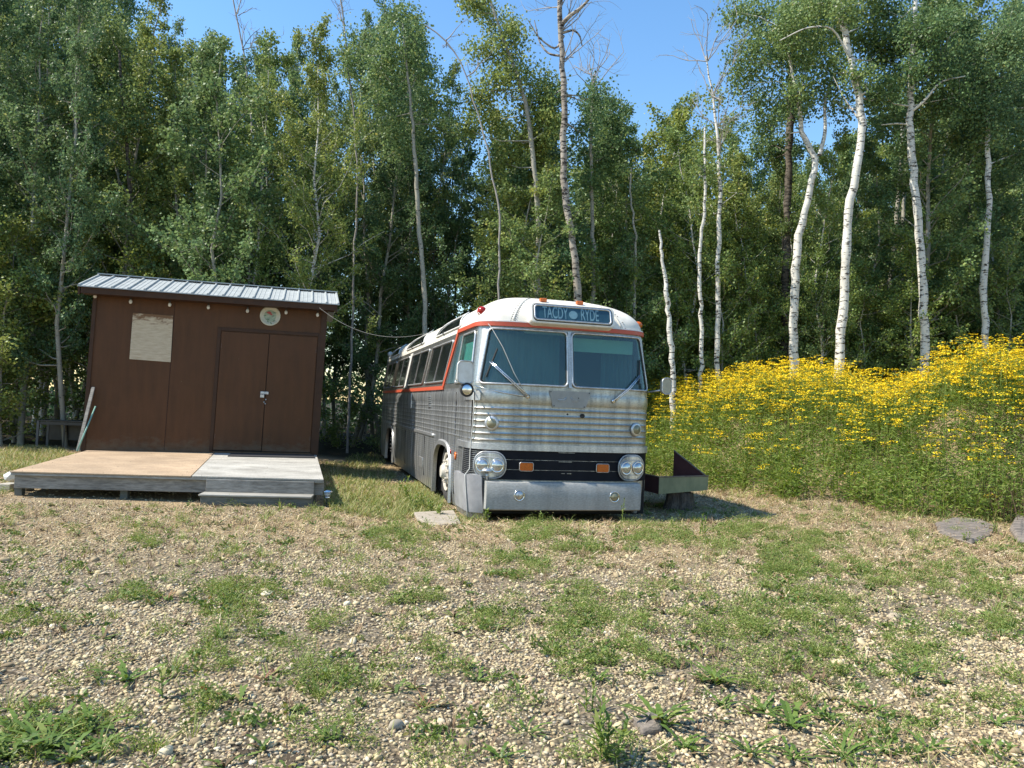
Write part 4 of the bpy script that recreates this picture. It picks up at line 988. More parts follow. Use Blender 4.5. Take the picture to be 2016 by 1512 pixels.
shed = empty('shed', 'leaning brown shed with a pale ribbed metal roof and double doors', 'shed', (SO[0], SO[1], 0), SH)
x0, x1 = -2.07, 2.03; DEP = 2.35; ZW = 3.16
m = MB(lean); m.box2((x0, 0, .30), (x1, .06, ZW)); m.build('wall', M_brown, shed)
m = MB(lean); m.box2((x0, DEP-.06, .30), (x1, DEP, ZW)); m.build('wall', M_brown, shed)
RZ = 3.63; RY = 1.05
for xx in (x0, x1-.06):
    m = MB(lean); m.prism([(xx, .062, .30), (xx, DEP-.062, .30), (xx, DEP-.062, ZW), (xx, RY+.05, RZ-.06), (xx, .062, ZW)], (.06, 0, 0)); m.build('wall', M_brown, shed)
m = MB(lean)   # board joints and corner boards
for px in ((330, 760), (205, 700)):
    pass
a1, _ = shed_hit(331, 780)
m.box2((a1-.004, -.004, .36), (a1+.004, .001, ZW)); m.build('board_joint', simple('dark_joint', (.03, .013, .008), rough=.9), shed)  # thin dark brown strip marks the board joint
m = MB(lean)
m.box2((x0-.012, -.02, .30), (x0+.05, .0, ZW)); m.build('corner_board', M_browntrim, shed); m = MB(lean); m.box2((x1-.09, -.022, .30), (x1+.015, .0, ZW)); m.build('corner_board', M_browntrim, shed)
EA, EZ = -.30, 3.285
m = MB(lean); m.box2((-2.22, EA, EZ-.155), (2.19, EA+.03, EZ-.035)); m.build('fascia', M_browntrim, shed)
m = MB(lean); m.box2((-2.20, EA+.03, EZ-.155), (2.17, .0, EZ-.13)); m.build('soffit', M_browntrim, shed)
# roof: two ribbed slopes
def slope(ya, za, yb, zb, name):
    m = MB(lean); n = 17; xa, xb = -2.27, 2.25; w = (xb-xa)/n; pr = []
    for i in range(n):
        c = xa+i*w
        pr += [(c, 0), (c+.012, .028), (c+.035, .028), (c+.048, 0), (c+w*.38, 0), (c+w*.40, .006), (c+w*.43, .006), (c+w*.45, 0), (c+w*.68, 0), (c+w*.70, .006), (c+w*.73, .006), (c+w*.75, 0)]
    pr += [(xb-.048, .0), (xb-.036, .028), (xb-.01, .028), (xb, 0)]
    V_ = []; N = len(pr)
    for y_, z_ in ((ya, za), (yb, zb)):
        for x_, h_ in pr: V_.append((x_, y_, z_+h_))
    for y_, z_ in ((ya, za-.018), (yb, zb-.018)):
        for x_, h_ in pr: V_.append((x_, y_, z_+h_*0))
    F_ = [(i, i+1, N+i+1, N+i) for i in range(N-1)]+[(2*N+i, 3*N+i, 3*N+i+1, 2*N+i+1) for i in range(N-1)]
    F_ += [(i, 2*N+i, 2*N+i+1, i+1) for i in range(N-1)]+[(N+i, N+i+1, 3*N+i+1, 3*N+i) for i in range(N-1)]+[(0, N, 3*N, 2*N), (N-1, 3*N-1, 4*N-1, 2*N-1)]
    m.add(V_, F_); return m.build(name, M_tin, shed)
rf = slope(EA-.04, EZ-.03, RY, RZ+.02, 'roof')
m = MB(lean); m.box2((-2.27, RY-.10, RZ+.028), (2.25, RY+.10, RZ+.045)); m.build('ridge_cap', M_tin, rf)
slope(RY, RZ+.018, 2*RY-EA+.3, EZ-.06, 'roof')
m = MB(lean); m.prism([(2.185, EA+.0, EZ-.19), (2.185, EA+.0, EZ-.05), (2.185, RY, RZ-.02), (2.185, RY, RZ-.14)], (.03, 0, 0)); m.prism([(-2.235, EA+.0, EZ-.19), (-2.235, EA+.0, EZ-.05), (-2.235, RY, RZ-.02), (-2.235, RY, RZ-.14)], (-.03, 0, 0)); m.build('barge_board', M_browntrim, shed)
# doors
dl0, _ = shed_hit(417, 880); dr0, _ = shed_hit(613, 888); dl1, zt = shed_hit(429, 656); dm, _ = shed_hit(523, 770)
dl, dr, zt = dl0+.03, dr0-.03, 2.62
print('door', dl0, dl1, dr0, zt, dm)
def ungap(name, lo, hi, z0, z1): m = MB(lean); m.box2((lo, -.028, z0), (hi, -.002, z1)); return m.build(name, M_brown, shed, bevel=.004)
d1 = ungap('door', dl, dm-.006, .395, zt); d2 = ungap('door', dm+.006, dr, .385, zt-.005)
m = MB(lean)
for lo, hi in (((dl-.075, -.02, .36), (dl-.012, 0, zt+.075)), ((dr+.012, -.02, .36), (dr+.075, 0, zt+.075)), ((dl-.012, -.02, zt+.015), (dr+.012, 0, zt+.075))): m.box2(lo, hi)
m.build('door_frame', M_browntrim, shed, bevel=.004)
m = MB(lean); m.box2((dl-.012, -.006, .37), (dr+.012, 0.001, .395)); m.box2((dm-.006, -.006, .39), (dm+.006, .0, zt)); m.build('door_gap', M_under, shed)
ha, hz = shed_hit(519, 774)
m = MB(lean); m.box2((ha-.055, -.045, hz-.02), (ha+.09, -.029, hz+.03)); m.box2((ha-.055, -.06, hz+.0), (ha-.02, -.03, hz+.02)); hs = m.build('hasp', M_trim, d1, bevel=.003)
m = MB(lean); m.box2((ha-.055, -.075, hz-.085), (ha+.015, -.045, hz-.03)); m.tube([(ha-.045, -.06, hz-.03), (ha-.045, -.06, hz-.005), (ha, -.06, hz-.005), (ha, -.06, hz-.03)], .006, 6)
m.build('padlock', simple('worn_silver_lock', (.62, .60, .55), (.45, .44, .42), rough=.4, metal=.6), d1, bevel=.004)
m = MB(lean)
for dx, dz in ((.05, -.12), (.02, -.17), (.045, -.20)): m.lathe([(.012, 0), (.012, .03), (.001, .034)], (ha+dx, -.03, hz+dz), (0, -1, 0), 8)
m.build('keys_and_knob', M_trim, d2)
hing = MB(lean)
for xx in (dl+.005, dr-.02):
    for z in (.65, 2.35): hing.box2((xx, -.034, z-.04), (xx+.015, -.028, z+.04))
hing.build('hinges', simple('rusty_hinge', (.10, .05, .03), rough=.7), d1)
# things hung on the shed
M_ply = ply_mat()
c = [shed_hit(*q) for q in ((262, 616), (341, 622), (336, 713), (255, 707))]; print('ply', c)
m = MB(lean); m.prism([(a, -.002, z) for a, z in c], (0, -.012, 0)); pb = m.build('plywood_sheet', M_ply)
pb.location = (SO[0], SO[1], 0); pb.rotation_euler = (0, 0, SH); tag(pb, 'pale water stained plywood square screwed to the brown shed wall', 'board')
pa, pz = shed_hit(532, 622)
plq = empty('wall_plaque', 'round pale green plaque with a red bird hung above the shed doors', 'plaque', (SO[0], SO[1], 0), SH)
m = MB(lean); m.lathe([(.185, 0), (.19, .012), (.183, .022), (.165, .024), (.160, .016)], (pa, -.002, pz), (0, -1, 0), 40); m.build('rim', simple('cream_rim', (.50, .48, .38), (.42, .40, .31), rough=.6), plq, smooth=True)
m = MB(lean); m.lathe([(.161, .012), (.1, .017), (.001, .018)], (pa, -.002, pz), (0, -1, 0), 40); m.build('face', simple('mottled_green_face', (.32, .36, .27), (.18, .24, .17), scale=24, rough=.6), plq)
m = MB(lean); y_ = -.024
def blob(pts, h=.004): m.prism([(pa+x, y_, pz+z) for x, z in pts], (0, -h, 0))
bird = [(-.075, .055), (-.05, .075), (-.02, .085), (.005, .075), (.02, .05), (.045, .02), (.03, .01), (.0, .02), (-.03, .035)]
blob(bird); m.build('bird', simple('faded_red', (.36, .06, .05), (.24, .05, .04), scale=20, rough=.6), plq)
m = MB(lean)
for i in range(13):
    t = random.uniform(0, 2*pi); r = random.uniform(.06, .13); a = random.uniform(0, pi); X0, Z0 = r*cos(t), r*sin(t)-.02
    if Z0 > .02 and abs(X0) < .08: continue
    blob([(X0-.03*cos(a), Z0-.03*sin(a)), (X0+.010*sin(a), Z0-.010*cos(a)), (X0+.03*cos(a), Z0+.03*sin(a)), (X0-.010*sin(a), Z0+.010*cos(a))], .003)
m.build('leaves', simple('faded_leaf_green', (.10, .17, .10), (.07, .12, .075), rough=.6), plq)
# string lights
sl_ = empty('string_lights', 'string of small clear bulbs pinned under the shed eave', 'string lights', (SO[0], SO[1], 0), SH)
BPX = [(187, 585), (257, 596), (334, 602), (410, 607), (487, 614), (563, 617), (625, 622)]
pts = []; M_bulb = simple('clear_bulb', (.62, .60, .55), (.5, .48, .43), rough=.15, spec=.7)
for i, (px, py) in enumerate(BPX):
    a, z = shed_hit(px, py, -.06); z += .05; pts.append((a, -.03, z+.06))
    if i < len(BPX)-1: a2, z2 = shed_hit(*BPX[i+1], -.06); pts.append(((a+a2)/2, -.03, (z+z2)/2+.05+.03))
    b = MB(lean); b.lathe([(.001, -.115), (.018, -.11), (.030, -.088), (.028, -.062), (.016, -.038)], (a, -.06, z+.045), (0, 0, 1), 12); o = b.build('bulb', M_bulb, sl_, smooth=True)
    b = MB(lean); b.lathe([(.016, -.04), (.017, .0), (.006, .012)], (a, -.06, z+.045), (0, 0, 1), 10); b.build('socket', M_rubber, o)
m = MB(lean); m.tube(pts, .005, 5); m.build('wire', M_rubber, sl_, smooth=True)
# wire from shed to bus
def shed_w(x, y, z): v = SO+SA*(x+LEAN*(z-FLZ))+SB*y; return Vector((v[0], v[1], z))
wa, wz = shed_hit(629, 606, -.36)
pA = shed_w(wa, -.36, wz); pB = world_bus(S(-u_of_b(2.9), 2.66, .06))
m = MB(); N = 20
m.tube([pA.lerp(pB, t)+Vector((0, 0, -.32*4*t*(1-t))) for t in np.linspace(0, 1, N)], .0035, 5)
tag(m.build('hanging_wire', simple('grey_wire', (.16, .16, .15), rough=.6), smooth=True), 'thin sagging wire strung from the shed eave across to the bus roof', 'wire')
# ------------------------------------------------------------------ deck and step
deck = empty('deck', 'low weathered deck with one orange and one grey sheet in front of the shed', 'deck', (SO[0], SO[1], 0), SH)
def ab(a, b): return (a+1.6, b-15.4)
dFL, dFR, dBL, dBR = ab(-3.50, 11.26), ab(.40, 10.72), ab(-3.58, 15.36), ab(.42, 15.36)
def dl_(t, side_b, z):  # point along the width t, depth s
    f = (dFL[0]+(dFR[0]-dFL[0])*t, dFL[1]+(dFR[1]-dFL[1])*t); k = (dBL[0]+(dBR[0]-dBL[0])*t, dBL[1]+(dBR[1]-dBL[1])*t)
    return (f[0]+(k[0]-f[0])*side_b, f[1]+(k[1]-f[1])*side_b, z)
ts = .565
m = MB(); m.prism([dl_(0, 0, .318), dl_(ts-.002, 0, .318), dl_(ts-.03, 1, .318), dl_(0, 1, .318)], (0, 0, .016)); m.build('orange_sheet', M_tan, deck)
m = MB(); m.prism([dl_(ts+.002, 0, .318), dl_(1, 0, .318), dl_(1, 1, .318), dl_(ts-.026, 1, .318)], (0, 0, .018)); m.build('grey_sheet', M_greytop, deck)
v = Vector(dFR)-Vector(dFL); ang = math.atan2(v[1], v[0]); ux = Vector((cos(ang), sin(ang), 0)); uy = Vector((-sin(ang), cos(ang), 0)); o0 = Vector((*dFL, 0)); LL = v.length
from mathutils import Euler
rotd = Euler((0, 0, ang)).to_matrix()
def dbox(mb, t0, t1, y0, y1, z0, z1): c = o0+ux*((t0+t1)/2)+uy*((y0+y1)/2)+Vector((0, 0, (z0+z1)/2)); mb.box(c, (t1-t0, y1-y0, z1-z0), rotd)
m = MB()
for t_, n_ in ((.03, 9), (.28, 9), (ts-.03, 9), (ts+.03, 9), (.8, 9), (.985, 9)):
    for j in range(n_): c_ = dl_(t_+random.uniform(-.002, .002), .02+.11*j, .3345); m.lathe([(.006, 0), (.005, .0035), (.0005, .004)], c_, (0, 0, 1), 6)
o_ = m.build('screw_heads', M_rubber, deck)
m = MB(); dbox(m, .0, LL, .01, .05, .285, .314); m.build('edge_strip', wood_mat('pale_edge_board', (.36, .35, .32), (.22, .21, .19)), deck, bevel=.003)
m = MB(); dbox(m, .03, LL-.0, .055, .095, .115, .283); m.build('front_joist', M_grey, deck, bevel=.004)
m = MB()
for t in np.linspace(.12, .9, 8): m.prism([dl_(t, .03, .14), dl_(t+.01, .03, .14), dl_(t+.01, .97, .14), dl_(t, .97, .14)], (0, 0, .143))
for t0_, t1_ in ((.008, .018), (.985, .996)):
    m.prism([dl_(t0_, .03, .12), dl_(t1_, .03, .12), dl_(t1_, .97, .12), dl_(t0_, .97, .12)], (0, 0, .193))
m.build('joists', M_greyd, deck)
m = MB()
for t in (.05, 1.35, 2.65, LL-.14):
    for y_ in (.05, .5, .93): c_ = dl_(min(t/LL+.005, .975), y_, .05); m.box(c_, (.09, .09, .18), rotd)
m.build('posts', M_greyd, deck)
st = empty('step', 'low grey wooden step box in front of the grey half of the deck', 'step', (SO[0], SO[1], 0), SH)
s0, s1 = LL*.615, LL-.12
m = MB(); dbox(m, s0, s1, -.02, .01, .135, .30); m.build('riser', M_grey, st, bevel=.004)
m = MB(); dbox(m, s0-.02, s1+.005, -.30, .0, .112, .134); m.build('tread', wood_mat('pale_tread', (.36, .34, .30), (.22, .21, .18)), st, bevel=.004)
m = MB(); dbox(m, s0, s1, -.27, -.24, -.06, .112); dbox(m, s0, s0+.03, -.24, -.02, -.06, .112); dbox(m, s1-.03, s1, -.24, -.02, -.06, .112); m.build('step_board', M_greyd, st, bevel=.004)
p_ = Vector(dl_(.80, .885, .338)); mt = MB(); mt.box((0, 0, .007), (1.5, .72, .014)); o = mt.build('doormat', simple('black_rubber_mat', (.015, .015, .017), (.03, .03, .032), scale=40, rough=.8, bump=.5), None)
q = SO+SA*p_[0]+SB*p_[1]; o.location = (q[0], q[1], .338); o.rotation_euler = (0, 0, SH); tag(o, 'black rubber doormat at the foot of the shed doors', 'mat')
# leaning sticks at the left corner
def hit_z(px, py, z): return Vector(atz(px, py, z))
q0 = Vector(shed_w(shed_hit(163, 888)[0], -.35, .345)); q1 = Vector(shed_w(shed_hit(184, 762)[0], -.02, shed_hit(184, 762)[1]))
m = MB(); d = q1-q0; m.prism([q0+Vector((-.025, -.01, 0)), q0+Vector((.03, -.01, 0)), q0+Vector((.03, .015, 0)), q0+Vector((-.025, .015, 0))], d); tag(m.build('plank', M_grey), 'narrow grey plank leaning against the left corner of the shed', 'plank')
q0 = Vector(shed_w(shed_hit(165, 889)[0], -.45, .345)); q1 = Vector(shed_w(shed_hit(189, 800)[0], -.03, shed_hit(189, 800)[1]))
m = MB(); m.tube([q0, q1], .014, 8); tag(m.build('garden_stake', simple('mint_green_stake', (.22, .40, .33), (.16, .30, .25), rough=.5), smooth=True), 'thin mint green stake leaning beside the grey plank on the shed', 'stake')
# solar path light
lp = atz(643, 992, 0); pl = empty('path_light', 'small silver solar path light beside the right end of the step', 'path light', (lp[0], lp[1]+.02, float(ground_z(lp[0], lp[1]))), 0)
m = MB(); m.lathe([(.008, -.05), (.008, .12)], (0, 0, 0), (0, 0, 1), 8); m.build('stake', M_rubber, pl)
m = MB(); m.lathe([(.001, .115), (.035, .118), (.038, .13), (.030, .135)], (0, 0, 0), (0, 0, 1), 20)
for k in range(8): a = 2*pi*k/8; m.tube([(.034*cos(a), .034*sin(a), .13), (.038*cos(a), .038*sin(a), .20)], .003, 5)
m.build('cage', M_chrome, pl, smooth=True)
m = MB(); m.lathe([(.026, .13), (.030, .20)], (0, 0, 0), (0, 0, 1), 16); m.build('lens', simple('frosted_lens', (.5, .52, .55), rough=.2), pl, smooth=True)
m = MB(); m.lathe([(.040, .198), (.072, .205), (.070, .212), (.045, .228), (.001, .232)], (0, 0, 0), (0, 0, 1), 24); m.build('cap', M_chrome, pl, smooth=True, auto=True)
# concrete slab by the front wheel
def slab(name, poly_px, th, mat, label, cat, z0=0.0, jitter=0.0, bev=.01):
    P = [atz(px, py, z0+th) for px, py in poly_px]
    m = MB(); m.prism([(p[0], p[1], z0-.03) for p in P], (0, 0, th+.03)); o = m.build(name, mat, bevel=bev); return tag(o, label, cat)
slab('concrete_slab', [(815, 1008), (893, 1004), (908, 1030), (850, 1034), (822, 1020)], .012, simple('pale_concrete', (.36, .31, .24), (.26, .22, .17), scale=12, rough=.9, bump=.5), 'flat pale concrete slab half buried by the front wheel of the bus', 'slab', z0=-.02)
# blocks at the left deck corner
m = MB(); c = Vector(atz(12, 968, 0)); m.box(c+Vector((0, .05, .05)), (.16, .2, .12)); m.box(c+Vector((.17, .15, .04)), (.12, .2, .10)); tag(m.build('concrete_blocks', simple('pale_block', (.42, .38, .31), (.33, .30, .25), rough=.9, bump=.4), bevel=.01), 'pale broken concrete blocks under the left deck corner', 'blocks')
c = Vector(atz(14, 935, .25)); bv, bf = ico2(); V_ = bv*np.array([.10, .08, .07])*(1+rng.normal(0, .12, (len(bv), 1)))+np.array(c)+np.array([0, .1, -.03])
o = obj('plastic_bag', np_mesh('plastic_bag', V_, [bf], [simple('white_plastic', (.75, .75, .73), (.6, .6, .58), rough=.4)], smooth=False)); tag(o, 'crumpled white plastic scrap caught at the left corner of the deck', 'bag')
# dark table frame left of the shed
c0 = atz(118, 884, 0); tb = empty('side_table', 'black metal box table standing in the shade left of the shed', 'table', (c0[0], c0[1], 0), SH-.05)
M_blk = simple('black_metal_frame', (.012, .012, .013), (.03, .03, .03), rough=.4)
m = MB(); m.box((0, .35, .66), (1.05, .72, .025)); m.build('tabletop', M_blk, tb, bevel=.004)
for sx_ in (-.5, .5):
    for y_ in (.02, .68): m = MB(); m.box((sx_, y_, .32), (.05, .05, .66)); m.build('leg', simple('grey_leg', (.10, .10, .10), rough=.5) if sx_ < 0 else M_blk, tb)
m = MB(); m.box((0, .68, .40), (.95, .02, .45)); m.box((.06, .03, .33), (.03, .03, .62)); m.box((0, .02, .60), (1.0, .02, .07)); m.build('panel', M_blk, tb)
# metal bin right of the bus
bc = empty('metal_bin', 'open metal bin with maroon inside propped on a stump right of the bus', 'bin', (0, 0, 0))
DY = 11.6
z_b = .19; zt_ = .50
pf = [aty(1297, 973, DY), aty(1393, 965, DY+.15), aty(1395, 937, DY+.15), aty(1298, 939, DY)]
bl_ = [aty(1255, 955, DY+1.0), aty(1340, 950, DY+1.15)]
fl, fr, frt, flt = [Vector(p) for p in pf]
bk = Vector((-.33, 1.05, 0))
M_bino = simple('mossy_green_metal', (.27, .26, .14), (.17, .175, .095), scale=5, rough=.7, bump=.2, vs=(1, 1, .5)); M_bini = simple('maroon_primer', (.055, .016, .016), (.085, .03, .028), scale=5, rough=.7)
T = .012
m = MB(); m.prism([fl, fr, frt, flt], (-.003, T, 0)); m.build('front_panel', M_bino, bc)
m = MB(); m.prism([fl+bk*.012, fr+bk*.012, fr+bk, fl+bk], (0, 0, T)); m.build('base', M_bini, bc)
m = MB(); m.prism([flt+bk*.013, fl+bk*.013, fl+bk, flt+bk], (T, 0, 0)); m.build('side_panel', M_bini, bc)
bkz = Vector((0, 0, .42))
sp_ = flt+(frt-flt)*.46
m = MB(); m.prism([fr+bk*.013, frt+bk*.013, frt+bk*.9+Vector((0, 0, .0)), fr+bk*.9], (-T, 0, 0)); m.build('side_panel', M_bini, bc)
tri = [frt+Vector((-.03, .08, -.08)), frt+Vector((-.03, .08, .0)), sp_+Vector((-.02, .55, .36)), sp_+Vector((-.02, .55, -.08))]
m = MB(); m.prism(tri, (.004, T, 0)); m.build('raised_gusset', M_bini, bc)
m = MB(); m.tube([flt+bk, flt, frt], .012, 6); m.tube([frt+Vector((-.03, .08, 0)), sp_+Vector((-.02, .55, .36))], .012, 6); m.build('rolled_edge', simple('rusty_edge', (.20, .17, .12), (.12, .08, .06), rough=.7), bc)
# stump
sc0 = aty(1338, 990, DY+.25); M_bark = simple('dark_stump_bark', (.035, .025, .018), (.13, .10, .075), scale=9, rough=.95, bump=1.0, bscale=20, vs=(6, 6, 1))
m = MB(); N = 28; V_ = []
for z, rr in ((-.15, .27), (.0, .23), (.08, .20), (.17, .19), (.255, .19)):
    for k in range(N):
        a = 2*pi*k/N; r = rr*(1+.12*sin(a*5+1)+.07*sin(a*11)+random.uniform(-.05, .05)); V_.append((sc0[0]+r*cos(a), sc0[1]+r*sin(a)*.8, z+(random.uniform(-.05, .0) if z > .2 else 0)))
F_ = [(j*N+k, j*N+(k+1) % N, (j+1)*N+(k+1) % N, (j+1)*N+k) for j in range(4) for k in range(N)]+[tuple(4*N+k for k in range(N))]
m.add(V_, F_); tag(m.build('stump', M_bark), 'dark rotting tree stump holding up the metal bin', 'stump')
# flat rocks at the right
M_rock = simple('flaky_grey_rock', (.085, .072, .06), (.24, .20, .165), scale=5, rough=.9, bump=1.0, bscale=18, vs=(1, 3, 6))
def rock(name, pts, th, label):
    P = [atz(px, py, 0.05) for px, py in pts]; cx = sum(p[0] for p in P)/len(P); cy = sum(p[1] for p in P)/len(P)
    m = MB(); n = len(P); V_ = []
    gz = float(ground_z(cx, cy))
    for z, s_ in ((-.06, 1.0), (th*.55, 1.03), (th, .9), (th*1.15, .45)):
        for p in P: V_.append((cx+(p[0]-cx)*s_+random.uniform(-.015, .015), cy+(p[1]-cy)*s_, gz+z+random.uniform(-.012, .012)+.25*th*(p[1]-cy)))
    F_ = [(j*n+k, j*n+(k+1) % n, (j+1)*n+(k+1) % n, (j+1)*n+k) for j in range(3) for k in range(n)]+[tuple(3*n+k for k in range(n))]
    m.add(V_, F_); return tag(m.build(name, M_rock, bevel=.012), label, 'rock')
rock('flat_rock', [(1842, 1025), (1880, 1016), (1925, 1018), (1958, 1030), (1950, 1046), (1915, 1060), (1880, 1052), (1850, 1040)], .035, 'wide flat grey rock lying at the foot of the flowery bank')
rock('boulder', [(1990, 1040), (2000, 1018), (2030, 1012), (2060, 1030), (2050, 1065), (2005, 1062)], .08, 'pinkish boulder at the right edge under the brown stalks')
rock('flat_stone', [(1245, 1400), (1275, 1392), (1305, 1398), (1300, 1418), (1265, 1425)], .035, 'single flat grey stone among dandelion leaves near the camera')
# ------------------------------------------------------------------ tansy bank
def flower_plants(n, x, y, hmin, hmax, flow, nl=24):
    z = ground_z(x, y); h = rng.uniform(hmin, hmax, n); out = []
    ln = rng.normal(0, .10, (n, 2))
    # stems
    st = blades(x, y, z, h, np.full(n, .010), rng.uniform(0, 2*pi, n), rng.uniform(0, .12, n), bend=.06)
    out.append(st+(0,))
    for k in range(nl):
        t = rng.uniform(.05, .93, n); a = rng.uniform(0, 2*pi, n); r = rng.uniform(.0, .10, n)
        P = np.stack([x+np.cos(a)*r+ln[:, 0]*t, y+np.sin(a)*r+ln[:, 1]*t, z+h*t], -1)
        D = np.stack([np.cos(a), np.sin(a), rng.uniform(-.3, .9, n)], -1)
        out.append(diamonds(P, D, rng.uniform(.06, .13, n)*(1.1-.4*t), .26)+(0,))
    f = np.where(rng.random(n) < flow)[0]
    for s in range(4):
        k = f[rng.random(len(f)) < (.95, .8, .6, .45)[s]]; m_ = len(k)
        a = rng.uniform(0, 2*pi, m_); r = rng.uniform(.0, .16, m_)*(s > 0); zc = z[k]+h[k]*rng.uniform(.80 if s else .96, 1.02, m_)
        cx = x[k]+np.cos(a)*r+ln[k, 0]; cy = y[k]+np.sin(a)*r+ln[k, 1]; cr = rng.uniform(.045, .105, m_)
        for q in range(16):
            a2 = rng.uniform(0, 2*pi, m_); r2 = np.sqrt(rng.random(m_))*cr
            P = np.stack([cx+np.cos(a2)*r2-.008, cy+np.sin(a2)*r2, zc-(r2/cr)**2*.022+rng.normal(0, .006, m_)], -1)
            D = np.stack([np.cos(a2), np.sin(a2), rng.uniform(-.5, .3, m_)], -1)
            out.append(diamonds(P, D, rng.uniform(.022, .034, m_), .95, up=np.tile(np.array([[.1, -.2, 1.]]), (m_, 1))+rng.normal(0, .35, (m_, 3)))+(1,))
    return out
M_tleaf = island_mat('tansy_leaf', [(0, (.075, .125, .022)), (.5, (.15, .22, .04)), (.85, (.22, .29, .06)), (1, (.30, .29, .10))], rough=.6, transl=.35)
M_yellow = island_mat('tansy_flower', [(0, (.42, .25, .01)), (.15, (.76, .52, .010)), (1, (.90, .72, .03))], rough=.7, transl=.15)
N = 30000
x = rng.uniform(2.3, 17, N); y = rng.uniform(8, 29, N); d = edge_dist(x, y)
u_ = (x-BUS_O[0])*BA[0]+(y-BUS_O[1])*BA[1]
k = (d > .15+.5*np.maximum(wob(x, y, 2.6, 1.0), -.4)) & (d < 9.5) & (np.abs(x) < y*.667*1.25+.5) & (rng.random(N) < np.where(d < 3.5, .95, .62)) & ~((u_ < 1.7) & (y > 10)) & (rng.random(N) < .72*(1-.5*(wob(x, y, 1.6, 11.0) > .45)))
x, y, d = x[k], y[k], d[k]; n = len(x)
hs = 1.0
L1 = []
front = d < 1.9
for sel, fl, lo, hi, nl in ((d < 1.0, .03, .30, .95, 30), ((d >= 1.0) & front, .17, .45, 1.1, 28), (~front & (d < 2.7), .55, .6, 1.2, 26), (~front & (d >= 2.7) & (d < 5), .88, .65, 1.32, 26), (d >= 5, .97, .8, 1.2, 9)):
    xs, ys = x[sel], y[sel]; L1 += flower_plants(len(xs), xs, ys, lo, hi, fl, nl)
Vt, Ft, Mt = join(L1); print('tansy', n, len(Ft))
tag(obj('tansy', np_mesh('tansy', Vt, [Ft], [M_tleaf, M_yellow], Mt)), 'dense stand of yellow button flowers covering the bank', 'flowers', kind='stuff')
# long grass and brown stalks on the bank face
N = 26000
x = rng.uniform(2.3, 16, N); y = rng.uniform(7, 28, N); d = edge_dist(x, y); k = (d > -.35) & (d < 2.4) & (np.abs(x) < y*.667*1.25+.5); x, y, d = x[k], y[k], d[k]; n = len(x)
bg_ = blades(x, y, ground_z(x, y), rng.uniform(.18, .62, n)*(.35+.65*sstep(-.3, .9, d)), rng.uniform(.008, .016, n), rng.uniform(0, 2*pi, n), rng.uniform(.05, .7, n), bend=.6)
tag(obj('long_grass', np_mesh('long_grass', bg_[0], [bg_[1]], [M_grass])), 'long green and straw coloured grass along the foot of the flower bank', 'grass', kind='stuff')
out = []
for px, py, rr, nn, dz in ((1490, 900, .35, 120, .25), (1665, 870, .45, 170, .3), (1975, 955, .5, 260, .2), (1835, 830, .5, 220, .5), (1560, 900, .4, 90, .2), (1780, 860, .4, 120, .4)):
    c = atz(px, min(py+30, 1000), .10+dz); xx = c[0]+rng.normal(0, rr*.5, nn); yy = c[1]+rng.normal(0, rr*.5, nn)
    out.append(blades(xx, yy, ground_z(xx, yy), rng.uniform(.35, .75, nn), rng.uniform(.005, .012, nn), rng.uniform(0, 2*pi, nn), rng.uniform(.0, .35, nn), bend=.2)+(0,))
Vd, Fd, _ = join(out); tag(obj('dead_stalks', np_mesh('dead_stalks', Vd, [Fd], [M_brownstalk])), 'clumps of brown dead stalks low on the flower bank', 'stalks', kind='stuff')

# ------------------------------------------------------------------ trees
def leaf_mat(name, c):
    m, nt, p = new_mat(name); L = nt.links.new
    ge = nt.nodes.new('ShaderNodeNewGeometry'); oi = nt.nodes.new('ShaderNodeObjectInfo')
    r = ramp(nt, [(0, tuple(v*.70 for v in c)), (.5, c), (.9, tuple(v*1.35 for v in c)), (1, (c[0]*2.1, c[1]*1.5, c[2]*1.3))]); L(ge.outputs['Random Per Island'], r.inputs[0])
    r2 = ramp(nt, [(0, (.66, .80, .88)), (.35, (.95, 1, 1)), (.7, (1.05, 1.05, .95)), (1, (1.30, 1.14, .80))]); L(oi.outputs['Random'], r2.inputs[0])
    col = mixcol(nt, 1.0, r.outputs[0], r2.outputs[0], 'MULTIPLY'); L(col, p.inputs['Base Color']); p.inputs['Roughness'].default_value = .45; p.inputs['Specular IOR Level'].default_value = .25
    tr = nt.nodes.new('ShaderNodeBsdfTranslucent'); mx = nt.nodes.new('ShaderNodeMixShader'); mx.inputs[0].default_value = .32
    hs = nt.nodes.new('ShaderNodeHueSaturation'); hs.inputs['Value'].default_value = 1.5; hs.inputs['Hue'].default_value = .48; L(col, hs.inputs['Color']); L(hs.outputs[0], tr.inputs[0])
    L(p.outputs[0], mx.inputs[1]); L(tr.outputs[0], mx.inputs[2]); L(mx.outputs[0], nt.nodes['Material Output'].inputs[0])
    return m
LEAFM = [leaf_mat('aspen_leaf', (.150, .215, .076)), leaf_mat('aspen_leaf_blue', (.126, .194, .080)), leaf_mat('young_leaf', (.162, .226, .066))]
M_dryleaf = leaf_mat('dry_leaf', (.22, .10, .05))
